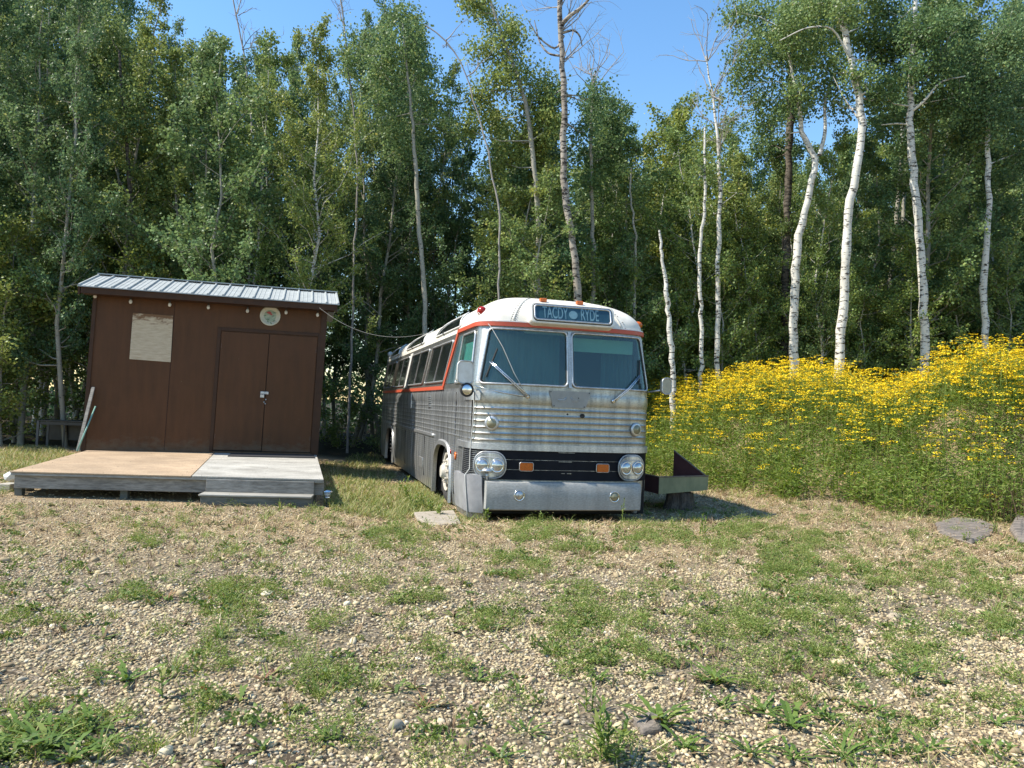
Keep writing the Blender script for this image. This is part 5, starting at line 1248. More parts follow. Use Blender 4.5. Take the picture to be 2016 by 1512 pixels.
def bark_mat(name, c1, c2, mark, thr=.56):
    m, nt, p = new_mat(name); L = nt.links.new
    n = tex(nt, 'ShaderNodeTexNoise', 3, 'Object', (1, 1, .6), Detail=6.0); r = ramp(nt, [(.3, c2), (.7, c1)]); L(n.outputs[0], r.inputs[0])
    n2 = tex(nt, 'ShaderNodeTexNoise', 6.0, 'Object', (1.0, 1.0, 3.6), Detail=5.0, Roughness=.65); k = ramp(nt, [(thr, g(0)), (thr+.05, g(1))]); L(n2.outputs[0], k.inputs[0])
    L(mixcol(nt, k.outputs[0], r.outputs[0], mark), p.inputs['Base Color']); p.inputs['Roughness'].default_value = .8; p.inputs['Specular IOR Level'].default_value = .2
    b = nt.nodes.new('ShaderNodeBump'); b.inputs['Strength'].default_value = .5; b.inputs['Distance'].default_value = .01; L(n2.outputs[0], b.inputs['Height']); L(b.outputs[0], p.inputs['Normal'])
    return m
M_birch = bark_mat('white_birch_bark', (.66, .63, .57), (.48, .455, .40), (.05, .042, .035), .545)
M_aspen = bark_mat('grey_aspen_bark', (.36, .34, .28), (.24, .225, .18), (.06, .05, .04), .60)
M_darkb = bark_mat('dark_rough_bark', (.15, .125, .10), (.09, .075, .06), (.03, .025, .02), .5)
M_twig = simple('bare_twig', (.34, .31, .28), (.22, .20, .18), rough=.9)

def tube_np(pts, rad, n=5):
    pts = np.asarray(pts, float); N = len(pts); t = np.gradient(pts, axis=0); t /= np.maximum(np.linalg.norm(t, axis=1, keepdims=True), 1e-9)
    ref = np.array([1.0, .13, .07]) if abs(t[0][0]) < .8 else np.array([0.1, 0, 1.0])
    x = np.cross(t, ref); x /= np.linalg.norm(x, axis=1, keepdims=True); y = np.cross(t, x)
    a = np.arange(n)*2*pi/n; r = np.asarray(rad, float).reshape(-1, 1, 1)
    V = pts[:, None]+r*(x[:, None]*np.cos(a)[None, :, None]+y[:, None]*np.sin(a)[None, :, None]); V = V.reshape(-1, 3)
    i = np.arange(N-1)[:, None]*n; k = np.arange(n)[None]; k2 = (k+1) % n
    return V, np.stack([i+k, i+k2, i+n+k2, i+n+k], -1).reshape(-1, 4)
def grow(trunk, trad, nb, c0, spread, prof, leaf, nleaf, rs, up=(.35, 1.0), tw=5, droop=0.0):
    """branches, twigs and leaves round a trunk polyline; returns wood (V,F) and leaves (V,F)"""
    T = np.asarray(trunk); s = np.concatenate([[0], np.cumsum(np.linalg.norm(np.diff(T, axis=0), axis=1))]); s /= s[-1]
    at_ = lambda q: np.array([np.interp(q, s, T[:, i]) for i in range(3)]); wood = [tube_np(T, trad, 8)]; lp = []; wts = []
    for b in range(nb):
        q = c0+(1-c0)*((b+rs.random())/nb); p0 = at_(q); f = (q-c0)/(1-c0); L_ = spread*prof(f)*rs.choice([.45, .8, 1.15])*rs.uniform(.8, 1.2); az = rs.uniform(0, 2*pi) if b % 2 else (b*2.4) % (2*pi); el = rs.uniform(*up)*(.7+.5*f)
        d = np.array([cos(az)*cos(el), sin(az)*cos(el), sin(el)]); P = [p0]
        for j in range(4): P.append(P[-1]+d*L_/4+rs.normal(0, .05*L_, 3)); d = d+np.array([0, 0, .10-droop]); d /= np.linalg.norm(d)
        P = np.array(P); rb = max(.006, np.interp(q, s, trad)*.38); wood.append(tube_np(P, np.linspace(rb, .004, 5), 4))
        for k in range(tw):
            u = rs.uniform(.25, 1.0); m0 = np.array([np.interp(u*4, range(5), P[:, i]) for i in range(3)]); tl = L_*rs.uniform(.18, .42); dd = d+rs.normal(0, .7, 3); dd /= np.linalg.norm(dd); e = m0+dd*tl
            wood.append(tube_np(np.array([m0, (m0+e)/2+rs.normal(0, .02, 3), e]), (.005, .004, .002), 3)); lp.append((m0, e)); wts.append(tl+.12)
        lp.append((P[2], P[4])); wts.append(L_*.5)
    if nleaf:
        A_ = np.array([l[0] for l in lp]); B_ = np.array([l[1] for l in lp]); w = np.array(wts)*rs.uniform(.4, 1.6, len(wts)); idx = rs.choice(len(lp), nleaf, p=w/w.sum())
        t = rs.random((nleaf, 1)); P = A_[idx]*(1-t)+B_[idx]*t+rs.normal(0, .085, (nleaf, 3)); D = rs.normal(0, 1, (nleaf, 3)); D[:, 2] -= .5
        lf = diamonds(P, D, rs.uniform(.65, 1.2, nleaf)*leaf, .85)
    else: lf = None
    Vw, Fw, _ = join(wood); return (Vw, Fw), lf
def prof_tall(f): return (.55+.9*f)*(1-f**3)+.12 if f < .6 else max(.22, 1.25*(1-f)**.62+.05)
VAR = {}
def variant(key, H, c0, spread, nb, nleaf, leaf, r0_, mat, bark, seed, droop=0.0):
    rs = np.random.default_rng(seed); n = 9; t = np.linspace(0, 1, n); wx = np.cumsum(rs.normal(0, .012*H, n)); wy = np.cumsum(rs.normal(0, .012*H, n)); wx -= wx[0]; wy -= wy[0]
    T = np.stack([wx, wy, t*H-.1], -1); rad = r0_*(1-t*.92)
    w, l = grow(T, rad, nb, c0, spread, prof_tall, leaf, nleaf, rs, droop=droop)
    VAR[key] = (np_mesh('trunk', w[0], [w[1]], [bark], smooth=True), np_mesh('crown', l[0], [l[1]], [mat]), H)
for i in range(4): variant(f't{i}', 14, (.10, .16, .24, .14)[i], 2.15, 70, 20000, .080, .085, LEAFM[i % 2], M_aspen if i != 2 else M_birch, 10+i)
for i in range(3): variant(f'm{i}', 9.5, (.06, .14, .10)[i], 1.65, 50, 14000, .076, .060, LEAFM[(i+1) % 3], (M_aspen, M_birch, M_aspen)[i], 20+i)
for i in range(3): variant(f'y{i}', 5.6, .04, 1.35, 40, 8000, .068, .04, LEAFM[(2, 0, 2)[i]], M_aspen, 30+i)
for i in range(2): variant(f'b{i}', 2.3, .02, 1.15, 30, 4200, .062, .02, LEAFM[2-i], M_aspen, 40+i)
NTREE = 0
def place(key, x, y, H, label, group, wide=1.0, name='aspen_tree', cat='tree'):
    global NTREE; NTREE += 1
    tm, cm, H0 = VAR[key]; s = H/H0
    r = empty(name, label, cat, (x, y, float(ground_z(x, y))), random.uniform(0, 2*pi), group); r.scale = (s*wide, s*wide, s)
    obj('trunk', tm, r); obj('crown', cm, r); return r
def hz_at(px): return 801+ROLL*(px-1008)
def height_for(x, y, ytop):
    px = 1008+FPX*x/y; return CAM_H+(hz_at(px)-ytop)/FPX*y, px
SKY_X = [-700, 0, 230, 285, 330, 355, 385, 425, 460, 520, 560, 600, 640, 680, 740, 800, 835, 880, 905, 960, 1020, 1080, 1150, 1185, 1215, 1265, 1290, 1340, 1395, 1450, 1475, 1540, 1650, 2016, 2700]
SKY_Y = [-250, -160, -90, 20, 90, 30, 70, 150, 70, 80, 40, 20, 110, 50, 0, 20, 100, 190, 200, 215, 230, 240, 200, 250, 330, 345, 250, 235, 265, 330, 335, 330, 300, 260, 150]
GRP_L = 'aspens in the dense wood behind the shed'; GRP_C = 'aspens in the wood behind the bus'; GRP_R = 'young aspens behind the flower bank'
def zone(px, row):
    if px < 1130:
        if px < 200: lab = 'leafy aspen in the thick wood left of the shed'
        elif px < 430: lab = 'leafy aspen rising behind the left half of the shed roof'
        elif px < 700: lab = 'leafy aspen rising behind the right half of the shed roof'
        else: lab = 'slim green aspen in the wood over the back of the bus'
        gp = GRP_L if px < 700 else GRP_C
    else:
        lab = 'bushy aspen below the open sky right of the bus roof' if px < 1480 else ('bushy green aspen among the white trunks behind the flowers' if px < 1750 else 'bushy green aspen behind the right end of the flower bank')
        gp = GRP_R
    return (('tall ', 'mid-height ')[row > 1]+lab), gp
rt = random.Random(5)
def try_pts(x0, x1, y0, y1, step, jit):
    y = y0
    while y < y1:
        x = x0
        while x < x1: yield x+rt.uniform(-jit, jit), y+rt.uniform(-jit, jit); x += step
        y += step*.95
for x, y in try_pts(-25, 5.5, 19.2, 31, 1.62, .6):
    px = 1008+FPX*x/y
    if px < -260 or px > 1190 or edge_dist(x, y) > 1.5: continue
    u_ = (x-BUS_O[0])*BA[0]+(y-BUS_O[1])*BA[1]; v_ = (x-BUS_O[0])*BB[0]+(y-BUS_O[1])*BB[1]
    if abs(u_) < 2.2 and v_ < 14.2: continue
    if 600 < px < 790 and y < 23.5: continue
    a_ = x*SA[0]+y*SA[1]; b_ = x*SB[0]+y*SB[1]
    if -4.6 < a_ < 1.4 and b_ < 19.2: continue
    row = int((y-19)/3.2)
    ty = float(np.interp(px, SKY_X, SKY_Y))+rt.uniform(-10, 40)+(0 if rt.random() < .70 else rt.uniform(40, 240))
    H, _ = height_for(x, y, ty); H = min(max(H, 4), 19)
    key = 't%d' % rt.randrange(4) if H > 11 else 'm%d' % rt.randrange(3)
    lab, gp = zone(px, row); place(key, x, y, H, lab, gp, rt.uniform(.8, 1.05)*(13/max(H, 9))**.5)
for x, y in try_pts(3.2, 18, 21.8, 24.6, 1.35, .4):
    px = 1008+FPX*x/y
    if px < 1215 or px > 2150: continue
    place('y%d' % rt.randrange(3), x, y, rt.uniform(2.8, 5.2)+.6, 'low bushy sapling between the white trunks just behind the flowers', 'saplings just behind the flower bank', 1.1, 'sapling')
for x, y in try_pts(3.5, 27, 22.5, 37, 1.8, .7):
    px = 1008+FPX*x/y
    if px < 1130 or px > 2300: continue
    ty = float(np.interp(px, SKY_X, SKY_Y))+rt.uniform(0, 60)+(0 if rt.random() < .4 else rt.uniform(30, 200))
    H, _ = height_for(x, y, ty); H = max(H, 4.5)
    key = 'm%d' % rt.randrange(3) if H > 6.5 else 'y%d' % rt.randrange(3)
    if px > 1750 and rt.random() < .35: H *= 1.5; key = 't%d' % rt.randrange(4)
    lab, gp = zone(px, 2); place(key, x, y, H, lab, gp, rt.uniform(.9, 1.15))
# saplings and bushes in front of the wood
for x, y, H, key, lab in ((-12.6, 17.6, 5.6, 'y0', 'tall leafy sapling catching the sun at the far left edge'), (-12.0, 18.2, 5.4, 'y1', 'bushy sapling just left of the shed wall'), (-11.3, 20.6, 5.8, 'y2', 'sapling with pale green leaves behind the black table'),
        (-13.4, 19.0, 6.4, 'y1', 'second sapling from the left edge of the wood'), (-14.4, 18.0, 5.6, 'y2', 'sapling half cut off by the left frame edge'), (-8.9, 19.2, 5.2, 'y0', 'sapling leaning over the left end of the shed roof'),
        (-12.6, 19.6, 6.1, 'y2', 'sapling between the two sunlit ones left of the shed')):
    place(key, x, y, H, lab, 'saplings at the edge of the wood', 1.15, 'sapling')
k = 0
for x, y, H in ((-3.9, 23.2, 2.0), (-5.2, 23.4, 2.0), (-3.0, 24.6, 2.4), (-13.5, 20.2, 2.4), (-15, 21, 2.6), (2.6, 23.0, 2.6), (3.4, 24.2, 3.0), (5.0, 24.4, 2.8), (7.2, 24.8, 3.0), (9.6, 25.0, 3.0), (12, 24.6, 2.8), (14.4, 25, 3.2), (16.8, 25.5, 3.0), (6.1, 25.6, 3.2), (8.4, 26.0, 3.0), (11, 26.2, 3.2)):
    k += 1; place('b%d' % (k % 2), x, y, H, 'low dark bush in the gap between shed and bus' if x < -1 and x > -6 else ('low bush at the shaded foot of the left wood' if x < -6 else 'low leafy bush at the back of the flower bank'), 'bushes along the foot of the wood', 1.3, 'bush', 'bush')
# far wood: one mass
n = 150000; xx = rng.uniform(-60, 54, n); yy = rng.uniform(33, 44, n); pxx = 1008+FPX*xx/yy
top = CAM_H+(801+ROLL*(pxx-1008)-np.interp(pxx, SKY_X, np.array(SKY_Y)+60))/FPX*yy
top = np.clip(top, 3, 13)*(.75+.25*wob(xx, yy, 1.9, 1.0)); zz = top*rng.random(n)
kk = wob(xx, zz*1.5+yy, 1.3, 2.0)+rng.normal(0, .4, n)+(zz < 5)*.6 > -.25
P = np.stack([xx, yy, zz], -1)[kk]; Vf, Ff = diamonds(P, rng.normal(0, 1, P.shape), rng.uniform(.16, .30, len(P)), .8)
tag(obj('far_wood', np_mesh('far_wood', Vf, [Ff], [LEAFM[1]])), 'deep shaded foliage of the wood farther back', 'wood', kind='stuff')

# ---- individually traced trees
def wpts(pl, depth, base=True):
    P = [np.array(aty(px, py, depth+(0 if len(q) == 0 else q[0]))) for px, py, *q in pl]
    if base: b = P[0].copy(); gz = float(ground_z(b[0], b[1])); P = [np.array([b[0]+(P[0]-P[1])[0]*.3, b[1], gz-.15])]+[p for p in P if p[2] > gz+.2]
    return np.array(P)
def smooth_poly(P, rad, n):
    s = np.concatenate([[0], np.cumsum(np.linalg.norm(np.diff(P, axis=0), axis=1))]); q = np.linspace(0, s[-1], n)
    Q = np.array([np.interp(q, s, P[:, i]) for i in range(3)]).T
    for _ in range(2): Q[1:-1] = (Q[:-2]+2*Q[1:-1]+Q[2:])/4
    return Q, np.interp(q/s[-1], np.linspace(0, 1, len(rad)), rad)
def bare(wood, p, d, L_, r, depth, rs):
    n = 4; P = [p]
    for j in range(n): P.append(P[-1]+d*L_/n); d = d+rs.normal(0, .16, 3)+np.array([0, 0, .06]); d /= np.linalg.norm(d)
    P = np.array(P); wood.append(tube_np(P, np.linspace(r, r*.45, n+1), 4))
    if depth > 0:
        for k in range(rs.integers(2, 5)):
            q = P[rs.integers(1, n+1)]; dd = d+rs.normal(0, .55, 3); dd /= np.linalg.norm(dd); bare(wood, q, dd, L_*rs.uniform(.4, .7), r*.5, depth-1, rs)
def special(name, label, pl, depth, wpx, bark, clumps=(), limbs=(), twigs=(), leafm=0, leaf=.078, dens=1.0, seed=0, cat='tree'):
    rs = np.random.default_rng(100+seed); P = wpts(pl, depth); k = depth/FPX/2
    Q, R_ = smooth_poly(P, [w*k*.80 for w in wpx], 36); Q[2:-2, :2] += rs.normal(0, .016, (len(Q)-4, 2)); R_ = R_*(1+rs.normal(0, .05, len(R_)))
    root = empty(name, label, cat, tuple(P[0])); O = P[0]
    tv = tube_np(Q-O, R_, 12); wood = []
    for lb in limbs:
        w = lb[-1]; LP = np.array([aty(px, py, depth+dy) for px, py, dy in lb[:-1]]); q, r = smooth_poly(LP, [w*k, w*k*.35], 14); bt = tube_np(q-O, r, 7); obj('branch', np_mesh('branch', bt[0], [bt[1]], [bark if bark is not M_darkb else M_twig], smooth=True), root)
    for px, py, n, L_ in twigs:
        p = np.array(aty(px, py, depth))-O
        wood_ = []
        for j in range(n): d = rs.normal(0, .6, 3)+np.array([0, 0, .9]); bare(wood_, p+rs.normal(0, .02, 3), d/np.linalg.norm(d), L_*rs.uniform(.6, 1.1), .016, 2, rs)
        Vq, Fq_, _ = join(wood_); obj('bare_branch', np_mesh('bare_branch', Vq, [Fq_], [M_twig], smooth=True), root)
    lv = []
    for px, py, rp, *q in clumps:
        c = np.array(aty(px, py, depth+(q[0] if q else rs.uniform(-.1, 1.5))))-O; r = rp*depth/FPX
        ns = max(5, int(26*r*r*dens)+5); 
        cc = rs.normal(0, 1, (ns, 3)); cc /= np.linalg.norm(cc, axis=1, keepdims=True); cc = c+cc*r*rs.random((ns, 1))**.45*np.array([1, 1.0, .9])
        # a limb from the trunk to the clump, twigs to the leaf tufts
        j = int(np.argmin(np.linalg.norm((Q-O)-(c-np.array([0, 0, r*.8])), axis=1))); p0 = Q[j]-O; mid = (p0+c)/2+rs.normal(0, .1, 3)-np.array([0, 0, .1*r])
        wood.append(tube_np(np.array([p0, mid, c]), (max(R_[j]*.35, .012), .012, .006), 5))
        for a_ in cc[::2]: wood.append(tube_np(np.array([c+(a_-c)*.1, (c+a_)/2+rs.normal(0, .04, 3), a_]), (.007, .005, .003), 3))
        nl = int(95*dens)
        for a_ in cc:
            m_ = int(nl*rs.uniform(.5, 1.4)); lp_ = a_+rs.normal(0, .17, (m_, 3)); D = rs.normal(0, 1, (m_, 3)); D[:, 2] -= .5
            lv.append(diamonds(lp_, D, rs.uniform(.65, 1.2, m_)*leaf, .85)+(0,))
    Vt_, Ft_, _ = join([tv]+wood); obj('trunk', np_mesh('trunk', Vt_, [Ft_], [bark], smooth=True), root)
    if lv: Vl, Fl, _ = join(lv); obj('crown', np_mesh('crown', Vl, [Fl], [LEAFM[leafm]]), root)
    return root
special('broken_snag', 'broken white trunk without branches just right of the bus roof', [(1326, 742), (1320, 660), (1313, 580), (1303, 500), (1298, 453)], 19, (16, 14, 12, 5), M_birch, seed=1)
special('birch_tree', 'thin crooked white birch between the broken trunk and its straight neighbour', [(1380, 742), (1382, 640), (1376, 560), (1376, 500), (1386, 420), (1391, 375), (1386, 310), (1388, 250)], 20.5, (11, 10, 8, 5), M_birch, [(1385, 330, 38), (1372, 420, 32), (1400, 270, 30)], seed=2, dens=.8)
special('birch_tree', 'slender white birch whose bare grey top stands alone in the open sky', [(1413, 742), (1414, 620), (1414, 500), (1417, 400), (1417, 320), (1409, 240), (1401, 180), (1390, 110)], 21, (13, 12, 9, 3), M_birch, [(1425, 330, 36), (1415, 190, 20), (1400, 400, 40), (1450, 380, 30)], (), [(1392, 120, 5, 1.3), (1402, 190, 5, 1.3), (1412, 250, 5, 1.1), (1416, 300, 3, .9)], seed=3, dens=.55)
special('birch_tree', 'white birch with a sharp elbow bend below its crown', [(1562, 705), (1561, 620), (1564, 560), (1569, 480), (1588, 400), (1603, 340), (1613, 305), (1588, 290), (1578, 262), (1572, 205), (1560, 150), (1548, 60)], 20.9, (22, 20, 15, 4), M_birch,
        [(1555, 90, 42, -.3), (1568, 185, 30, -.3), (1545, 50, 40, -.3), (1500, 35, 60), (1445, 22, 32), (1540, 100, 70), (1480, 120, 48), (1580, 160, 60), (1500, 200, 40), (1470, 165, 40), (1560, 30, 60), (1515, 250, 40)], [((1613, 305, 0), (1626, 260, .1), (1622, 200, .2), (1640, 150, .3), 9)], seed=4)
special('aspen_tree', 'dark rough barked tree close behind the bent white birch', [(1543, 700), (1546, 600), (1549, 500), (1551, 400), (1553, 300), (1556, 200), (1560, 80), (1565, -40)], 23, (20, 19, 17, 12), M_darkb, [(1545, 220, 50), (1520, 300, 36), (1600, 80, 70), (1600, 0, 70), (1560, 300, 34), (1505, 285, 30)], seed=5, leafm=1)
special('birch_tree', 'tallest white birch with an S-curved trunk in the middle of the flower bank', [(1650, 724), (1657, 640), (1664, 560), (1667, 470), (1671, 400), (1684, 340), (1696, 290), (1698, 240), (1690, 180), (1677, 120), (1664, 70), (1655, 20), (1648, -60)], 20, (23, 21, 18, 13), M_birch,
        [(1695, 150, 26, -.3), (1662, 25, 32, -.3), (1640, 60, 60), (1700, 50, 55), (1620, 130, 50), (1730, 100, 50), (1690, -10, 80), (1650, 200, 40), (1735, 190, 40), (1600, 10, 60)], [((1676, 118, 0), (1640, 52, -.2), (1590, 52, -.3), (1535, 80, -.3), 5), ((1697, 245, 0), (1660, 190, .2), (1640, 150, .3), 4)], seed=6)
special('birch_tree', 'straight white birch with forked branches right of the tallest one', [(1822, 705), (1819, 620), (1814, 520), (1806, 420), (1798, 330), (1791, 260), (1790, 215), (1793, 160), (1800, 60), (1805, -40)], 20.5, (22, 20, 17, 9), M_birch,
        [(1798, 60, 42, -.3), (1796, 130, 26, -.3), (1790, 70, 60), (1850, 60, 70), (1740, 90, 50), (1850, 140, 60), (1770, 150, 45), (1890, 190, 50), (1730, 180, 40), (1830, 0, 80), (1745, 20, 50), (1820, 215, 30), (1760, 255, 36)], [((1791, 222, 0), (1820, 200, -.2), (1850, 160, -.4), (1900, 150, -.5), 6), ((1790, 245, 0), (1765, 243, .2), (1735, 246, .3), 5)], [(1810, 160, 3, .9)], seed=7)
special('birch_tree', 'white birch at the right side with its trunk ending under dark leaves', [(1941, 680), (1938, 600), (1938, 540), (1943, 470), (1947, 400), (1947, 330), (1942, 270), (1948, 180), (1955, 60)], 20.9, (17, 16, 12, 3), M_birch,
        [(1950, 150, 50, -.3), (1952, 85, 50, -.3), (1945, 225, 36, -.3), (1950, 250, 60), (1990, 170, 70), (1900, 280, 45), (2010, 300, 60), (1960, 80, 80), (2030, 60, 90), (1890, 100, 60), (1940, 180, 60), (2040, 200, 80)], seed=8, leafm=1)
special('aspen_tree', 'left of two pale greenish trunks standing deeper in the right wood', [(1752, 560), (1758, 500), (1765, 430), (1772, 340), (1778, 240)], 27, (14, 12, 9), M_aspen, [(1780, 300, 40), (1760, 220, 50)], seed=9)
special('aspen_tree', 'right of two pale greenish trunks standing deeper in the right wood', [(1776, 560), (1777, 480), (1779, 400), (1784, 320), (1790, 240)], 27.5, (12, 10, 8), M_aspen, [(1800, 290, 40), (1830, 330, 40)], seed=10)
special('aspen_tree', 'thin dark trunk between the straight birch and the right side birch', [(1916, 600), (1915, 520), (1910, 430), (1905, 340), (1912, 250)], 26, (10, 9, 6), M_darkb, [(1910, 330, 40), (1900, 400, 30)], seed=11)
special('aspen_tree', 'tall half dead aspen with a scorched dark top and bare limbs above the bus roof', [(1138, 600), (1133, 540), (1126, 470), (1117, 410), (1109, 360), (1107, 300), (1111, 240), (1112, 180), (1107, 120), (1101, 60), (1103, -30)], 19.5, (23, 20, 18, 15, 12), bark_mat('half_dead_bark', (.38, .34, .29), (.20, .17, .14), (.035, .028, .024), .52),
        [(1165, 205, 34), (1180, 190, 24), (1150, 260, 30), (1085, 190, 26)], [((1104, 50, 0), (1120, 32, -.1), (1145, 15, -.2), (1170, -14, -.3), 10), ((1108, 110, 0), (1080, 108, .1), (1062, 85, .2), (1052, 40, .2), 5), ((1106, 65, 0), (1130, 58, 0), (1142, 70, .1), (1146, 90, .1), 6), ((1110, 70, 0), (1095, 100, 0), (1060, 75, -.2), (1040, 40, -.2), 5)], [(1106, 60, 4, 1.2), (1110, 120, 4, 1.1), (1103, 10, 4, 1.2)], seed=12, dens=.8)
special('aspen_tree', 'grey aspen with bare forked twigs right behind the half dead one', [(1168, 590), (1168, 500), (1165, 400), (1163, 300), (1165, 210), (1168, 150)], 22, (13, 12, 9, 5), M_aspen, [(1190, 230, 45), (1170, 300, 50), (1200, 300, 40), (1160, 360, 45)], (), [(1166, 180, 6, 1.5), (1167, 150, 4, 1.4)], seed=13, dens=.8)
special('aspen_tree', 'tall leafy aspen with a pale trunk rising left of the half dead one', [(1058, 590), (1060, 510), (1059, 440), (1055, 370), (1048, 300), (1043, 240), (1030, 180), (1008, 120), (985, 60), (965, 0)], 20.5, (15, 14, 12, 6), M_aspen,
        [(935, 15, 34), (975, 50, 40), (1010, 70, 34), (960, 105, 40), (1010, 130, 44), (1050, 165, 42), (985, 175, 44), (1075, 190, 30), (1040, 215, 40), (935, 185, 26), (975, 235, 44), (1020, 270, 40), (925, 5, 24), (1070, 250, 30), (930, 260, 34), (990, 320, 44)], seed=14)
special('aspen_tree', 'tall aspen with a visible pale trunk over the middle of the wood', [(838, 610), (833, 540), (826, 460), (820, 380), (817, 300), (810, 220), (803, 150), (795, 80)], 20.5, (13, 12, 10, 5), M_aspen,
        [(790, 35, 34), (775, 90, 38), (820, 80, 30), (750, 140, 44), (820, 150, 40), (850, 190, 34), (760, 210, 50), (830, 240, 44), (790, 290, 50), (690, 110, 50), (880, 260, 30)], seed=15)
special('dead_aspen', 'leafless thin aspen top sticking out above the crowns left of centre', [(705, 330), (695, 220), (684, 120), (676, 40), (668, -20)], 22, (7, 5, 3), M_twig, (), (), [(684, 120, 3, .9), (678, 50, 3, .9)], seed=16)
special('dead_aspen', 'pair of bare grey twigs above the crowns over the shed roof', [(500, 330), (492, 200), (480, 100), (465, 30), (455, -20)], 22, (7, 5, 3), M_twig, (), (), [(480, 95, 3, .9), (468, 30, 3, .8)], seed=17)
special('dead_aspen', 'leaning bare branch crossing the sky gap left of the leafy pale aspen', [(985, 420), (960, 300), (930, 180), (903, 110), (868, 65), (838, 50)], 19.5, (7, 5, 3), M_twig, (), (), [(920, 150, 2, .7), (880, 75, 2, .6)], seed=18)
special('aspen_tree', 'dark trunk against the bright gap at the far left', [(262, 560), (262, 470), (257, 380), (250, 300), (242, 220), (235, 100)], 19.6, (12, 11, 9, 6), M_darkb, [(240, 120, 60), (215, 60, 60), (260, 200, 50)], seed=19, leafm=1)
special('aspen_tree', 'aspen with rusty dry leaves low beside the open sky', [(1250, 560), (1252, 480), (1246, 420), (1240, 370), (1243, 330)], 21.5, (8, 7, 4), M_aspen, [(1245, 350, 30), (1225, 400, 30), (1260, 420, 30)], seed=20, dens=.35)
print('trees', NTREE)

# ------------------------------------------------------------------ single weeds standing out of the gravel
M_dock = island_mat('broad_weed_leaf', [(0, (.07, .12, .025)), (.6, (.13, .20, .04)), (.93, (.22, .26, .07)), (1, (.26, .16, .07))], rough=.5, transl=.25)
M_redw = island_mat('reddish_weed', [(0, (.20, .08, .05)), (.6, (.24, .16, .07)), (1, (.20, .24, .07))], rough=.7)
def rosette(px, py, r, n, w, label, mat=None, up=.9, name='dandelion', cat='weed'):
    c = atz(px, py, 0); rs = rng; az = np.arange(n)*2.399+rs.normal(0, .3, n)
    V_, F_ = (toothed if w > .013 else blades)(np.full(n, 0.)+rs.normal(0, .012, n), rs.normal(0, .012, n), np.full(n, -.005), rs.uniform(.35, .95, n)*r, rs.uniform(.6, 1.2, n)*w*.9, az, rs.uniform(.45, 1.35, n)*up, bend=.6)
    o = obj(name, np_mesh(name, V_, [F_], [mat or M_dock])); o.location = (c[0], c[1], float(ground_z(c[0], c[1]))); tag(o, label, cat); return o
def herb(px, py, h, n, lf, label, mat=None, stems=1, name='leafy_weed'):
    c = atz(px, py, 0); out = []
    for s in range(stems):
        ox, oy = (rng.normal(0, .03, 2) if stems > 1 else (0, 0)); hh = h*rng.uniform(.6, 1) if s else h; ln = rng.normal(0, .12, 2)*hh
        T = np.array([[ox, oy, -.02], [ox+ln[0]*.4, oy+ln[1]*.4, hh*.5], [ox+ln[0], oy+ln[1], hh]]); V_, F_ = tube_np(T, (.004, .003, .002), 4); out.append((V_, F_, 1))
        t = np.linspace(.12, 1, n); a = np.arange(n)*2.4+rng.normal(0, .3, n); P = np.stack([np.interp(t, [0, .5, 1], T[:, i]) for i in range(3)], -1)
        V_, F_ = blades(P[:, 0], P[:, 1], P[:, 2], lf*rng.uniform(.6, 1.2, n)*(1.15-.5*t), np.full(n, lf*.24), a, np.where(t > .85, .4, 1.0)*rng.uniform(.7, 1.2, n), bend=.35); out.append((V_, F_, 0))
    V_, F_, M_ = join(out); o = obj(name, np_mesh(name, V_, [F_], [mat or M_dock, M_weed], M_)); o.location = (c[0], c[1], float(ground_z(c[0], c[1]))); tag(o, label, 'weed'); return o
rosette(248, 1335, .17, 15, .035, 'broad leaved dandelion alone on pale gravel in the left foreground')
rosette(95, 1475, .20, 34, .026, 'largest clump of long green leaves in the bottom left corner', up=.7)
rosette(180, 1440, .18, 16, .034, 'green leafy clump right beside the bottom left one')
rosette(430, 1255, .13, 14, .018, 'narrow leaved tuft between two feathery green patches left of centre', up=.6)
rosette(520, 1335, .13, 26, .008, 'small red brown rosette of dead blades in the gravel', M_redw, name='dry_tuft')
rosette(830, 1390, .12, 22, .012, 'dark low brownish tuft in gravel near bottom centre', M_redw, name='dry_tuft')
rosette(1410, 1345, .20, 24, .026, 'spiky dandelion clump right of centre with jagged upright leaves', up=.7)
rosette(1300, 1425, .22, 22, .036, 'leafy dandelion growing over the single flat grey stone', up=.75)
rosette(1510, 1400, .17, 14, .032, 'dandelion with pale leaves between the spiky clump and the green patch')
rosette(1560, 1430, .19, 14, .038, 'wide leaved dandelion at the near edge of the big green patch')
rosette(1660, 1490, .19, 20, .022, 'dark toothed weed at the bottom right with drooping leaves')
rosette(1790, 1330, .18, 24, .018, 'low spreading weed right of the big green patch', up=.8)
rosette(1480, 1480, .16, 18, .020, 'small rosette at the bottom edge right of centre')
rosette(1090, 1290, .13, 16, .022, 'small dandelion in the middle of the yard below the bumper')
rosette(640, 1460, .12, 16, .018, 'flat weed at the near foot of the feathery patch left of centre')
rosette(1830, 1475, .15, 18, .016, 'thin leaved weed beside the bottom right corner')
rosette(330, 1180, .12, 16, .014, 'small dull tuft left of the far feathery patch', M_redw, up=.7)
rosette(940, 1340, .12, 14, .018, 'small tuft in bare gravel right of bottom centre', up=.8)
rosette(1960, 1420, .15, 18, .018, 'green rosette cut by the right frame edge')
herb(1195, 1500, .24, 15, .075, 'tall leafy upright weed at bottom centre', stems=5)
herb(320, 1370, .13, 9, .09, 'single upright seedling with pale leaves on gravel at left', stems=1)
herb(1160, 1400, .12, 8, .06, 'short upright weed above the tall one at bottom centre', stems=2)
herb(960, 1020, .16, 14, .09, 'leafy weed under the left end of the bumper', stems=3)
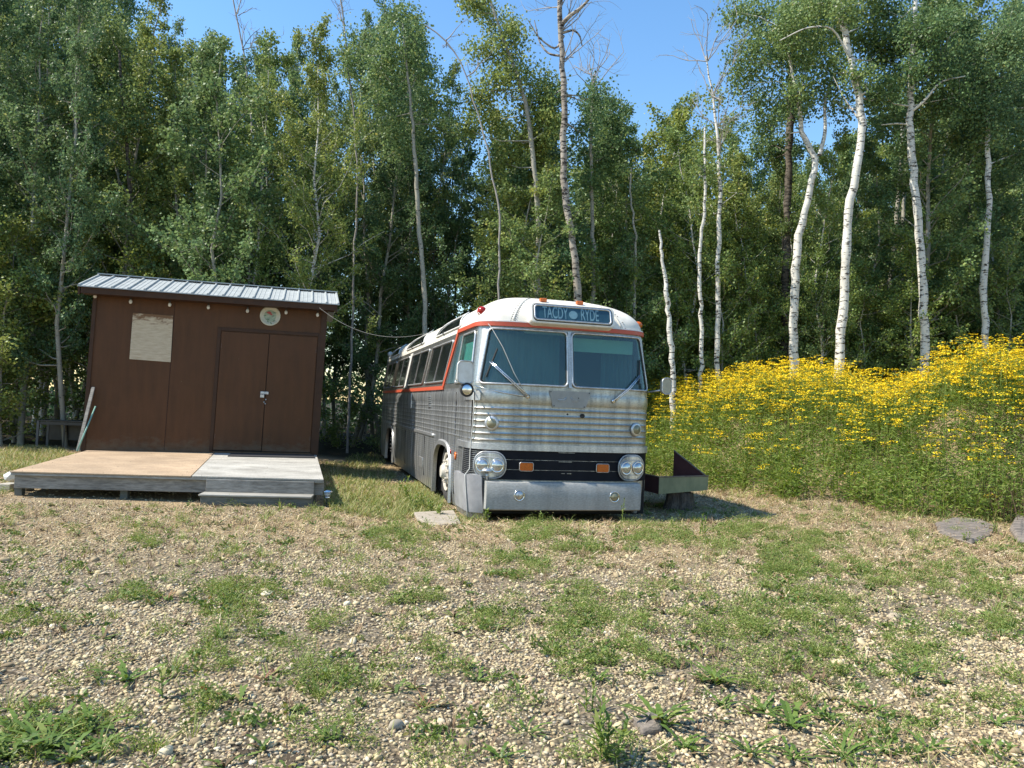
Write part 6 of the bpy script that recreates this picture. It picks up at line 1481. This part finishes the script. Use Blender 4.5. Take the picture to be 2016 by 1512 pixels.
herb(1063, 1022, .15, 12, .05, 'pale weed in front of the bumper left of its middle', stems=3)
herb(1228, 1028, .33, 16, .06, 'tallest weed reaching up across the right bumper lamp', stems=2)
herb(1385, 1060, .26, 16, .07, 'leafy weed in front of the stump and bin', stems=3)
herb(1440, 1050, .14, 12, .05, 'small weed in the bin shadow right of the stump', stems=3)
herb(1330, 1040, .12, 12, .05, 'small weed between bumper and stump', stems=3)
herb(655, 990, .10, 10, .05, 'little weed at the foot of the solar light', stems=3)
herb(415, 1190, .22, 9, .03, 'thin dark stalk standing beside the far feathery patch', M_redw, stems=1)
herb(290, 1190, .20, 9, .03, 'thin dark stalk left of the far feathery patch', M_redw, stems=1)
for i, (px, py) in enumerate(((830, 985), (800, 970), (850, 1000), (790, 955), (870, 1010), (815, 990))):
    herb(px, py, .26, 14, .10, 'broad leaved weed among those beside the bus skirt', stems=3).__setitem__('group', 'leafy weeds growing along the side of the bus')
for i, (px, py, r, n, w) in enumerate(((40, 1440, .16, 16, .026), (140, 1500, .15, 18, .022), (20, 1490, .18, 18, .03), (210, 1475, .12, 14, .02), (60, 1400, .12, 14, .02), (110, 1425, .14, 14, .024))):
    o = rosette(px, py, r, n, w, 'smaller toothed weed in the crowded green corner at the bottom left', up=.75); o['group'] = 'weeds crowding the bottom left corner'
for i, (px, py, r, n, w) in enumerate(((1420, 1390, .12, 12, .022), (1270, 1330, .10, 12, .018), (1620, 1410, .13, 14, .024), (1720, 1400, .12, 14, .02), (1350, 1470, .13, 14, .024), (1560, 1490, .12, 14, .022), (1880, 1300, .11, 14, .018), (1180, 1340, .11, 14, .018), (1730, 1480, .12, 14, .02), (1040, 1440, .11, 14, .018), (990, 1490, .12, 16, .018))):
    o = rosette(px, py, r, n, w, 'one of the small dandelions dotted over the right foreground gravel', up=.8); o['group'] = 'small dandelions over the right foreground'
for px, py in ((1800, 1060), (1850, 1022), (1960, 1050), (1900, 1064), (1985, 1030)):
    herb(px, py, .13, 12, .05, 'small leafy weed growing round the flat rocks at the right', stems=4).__setitem__('group', 'weeds round the flat rocks')
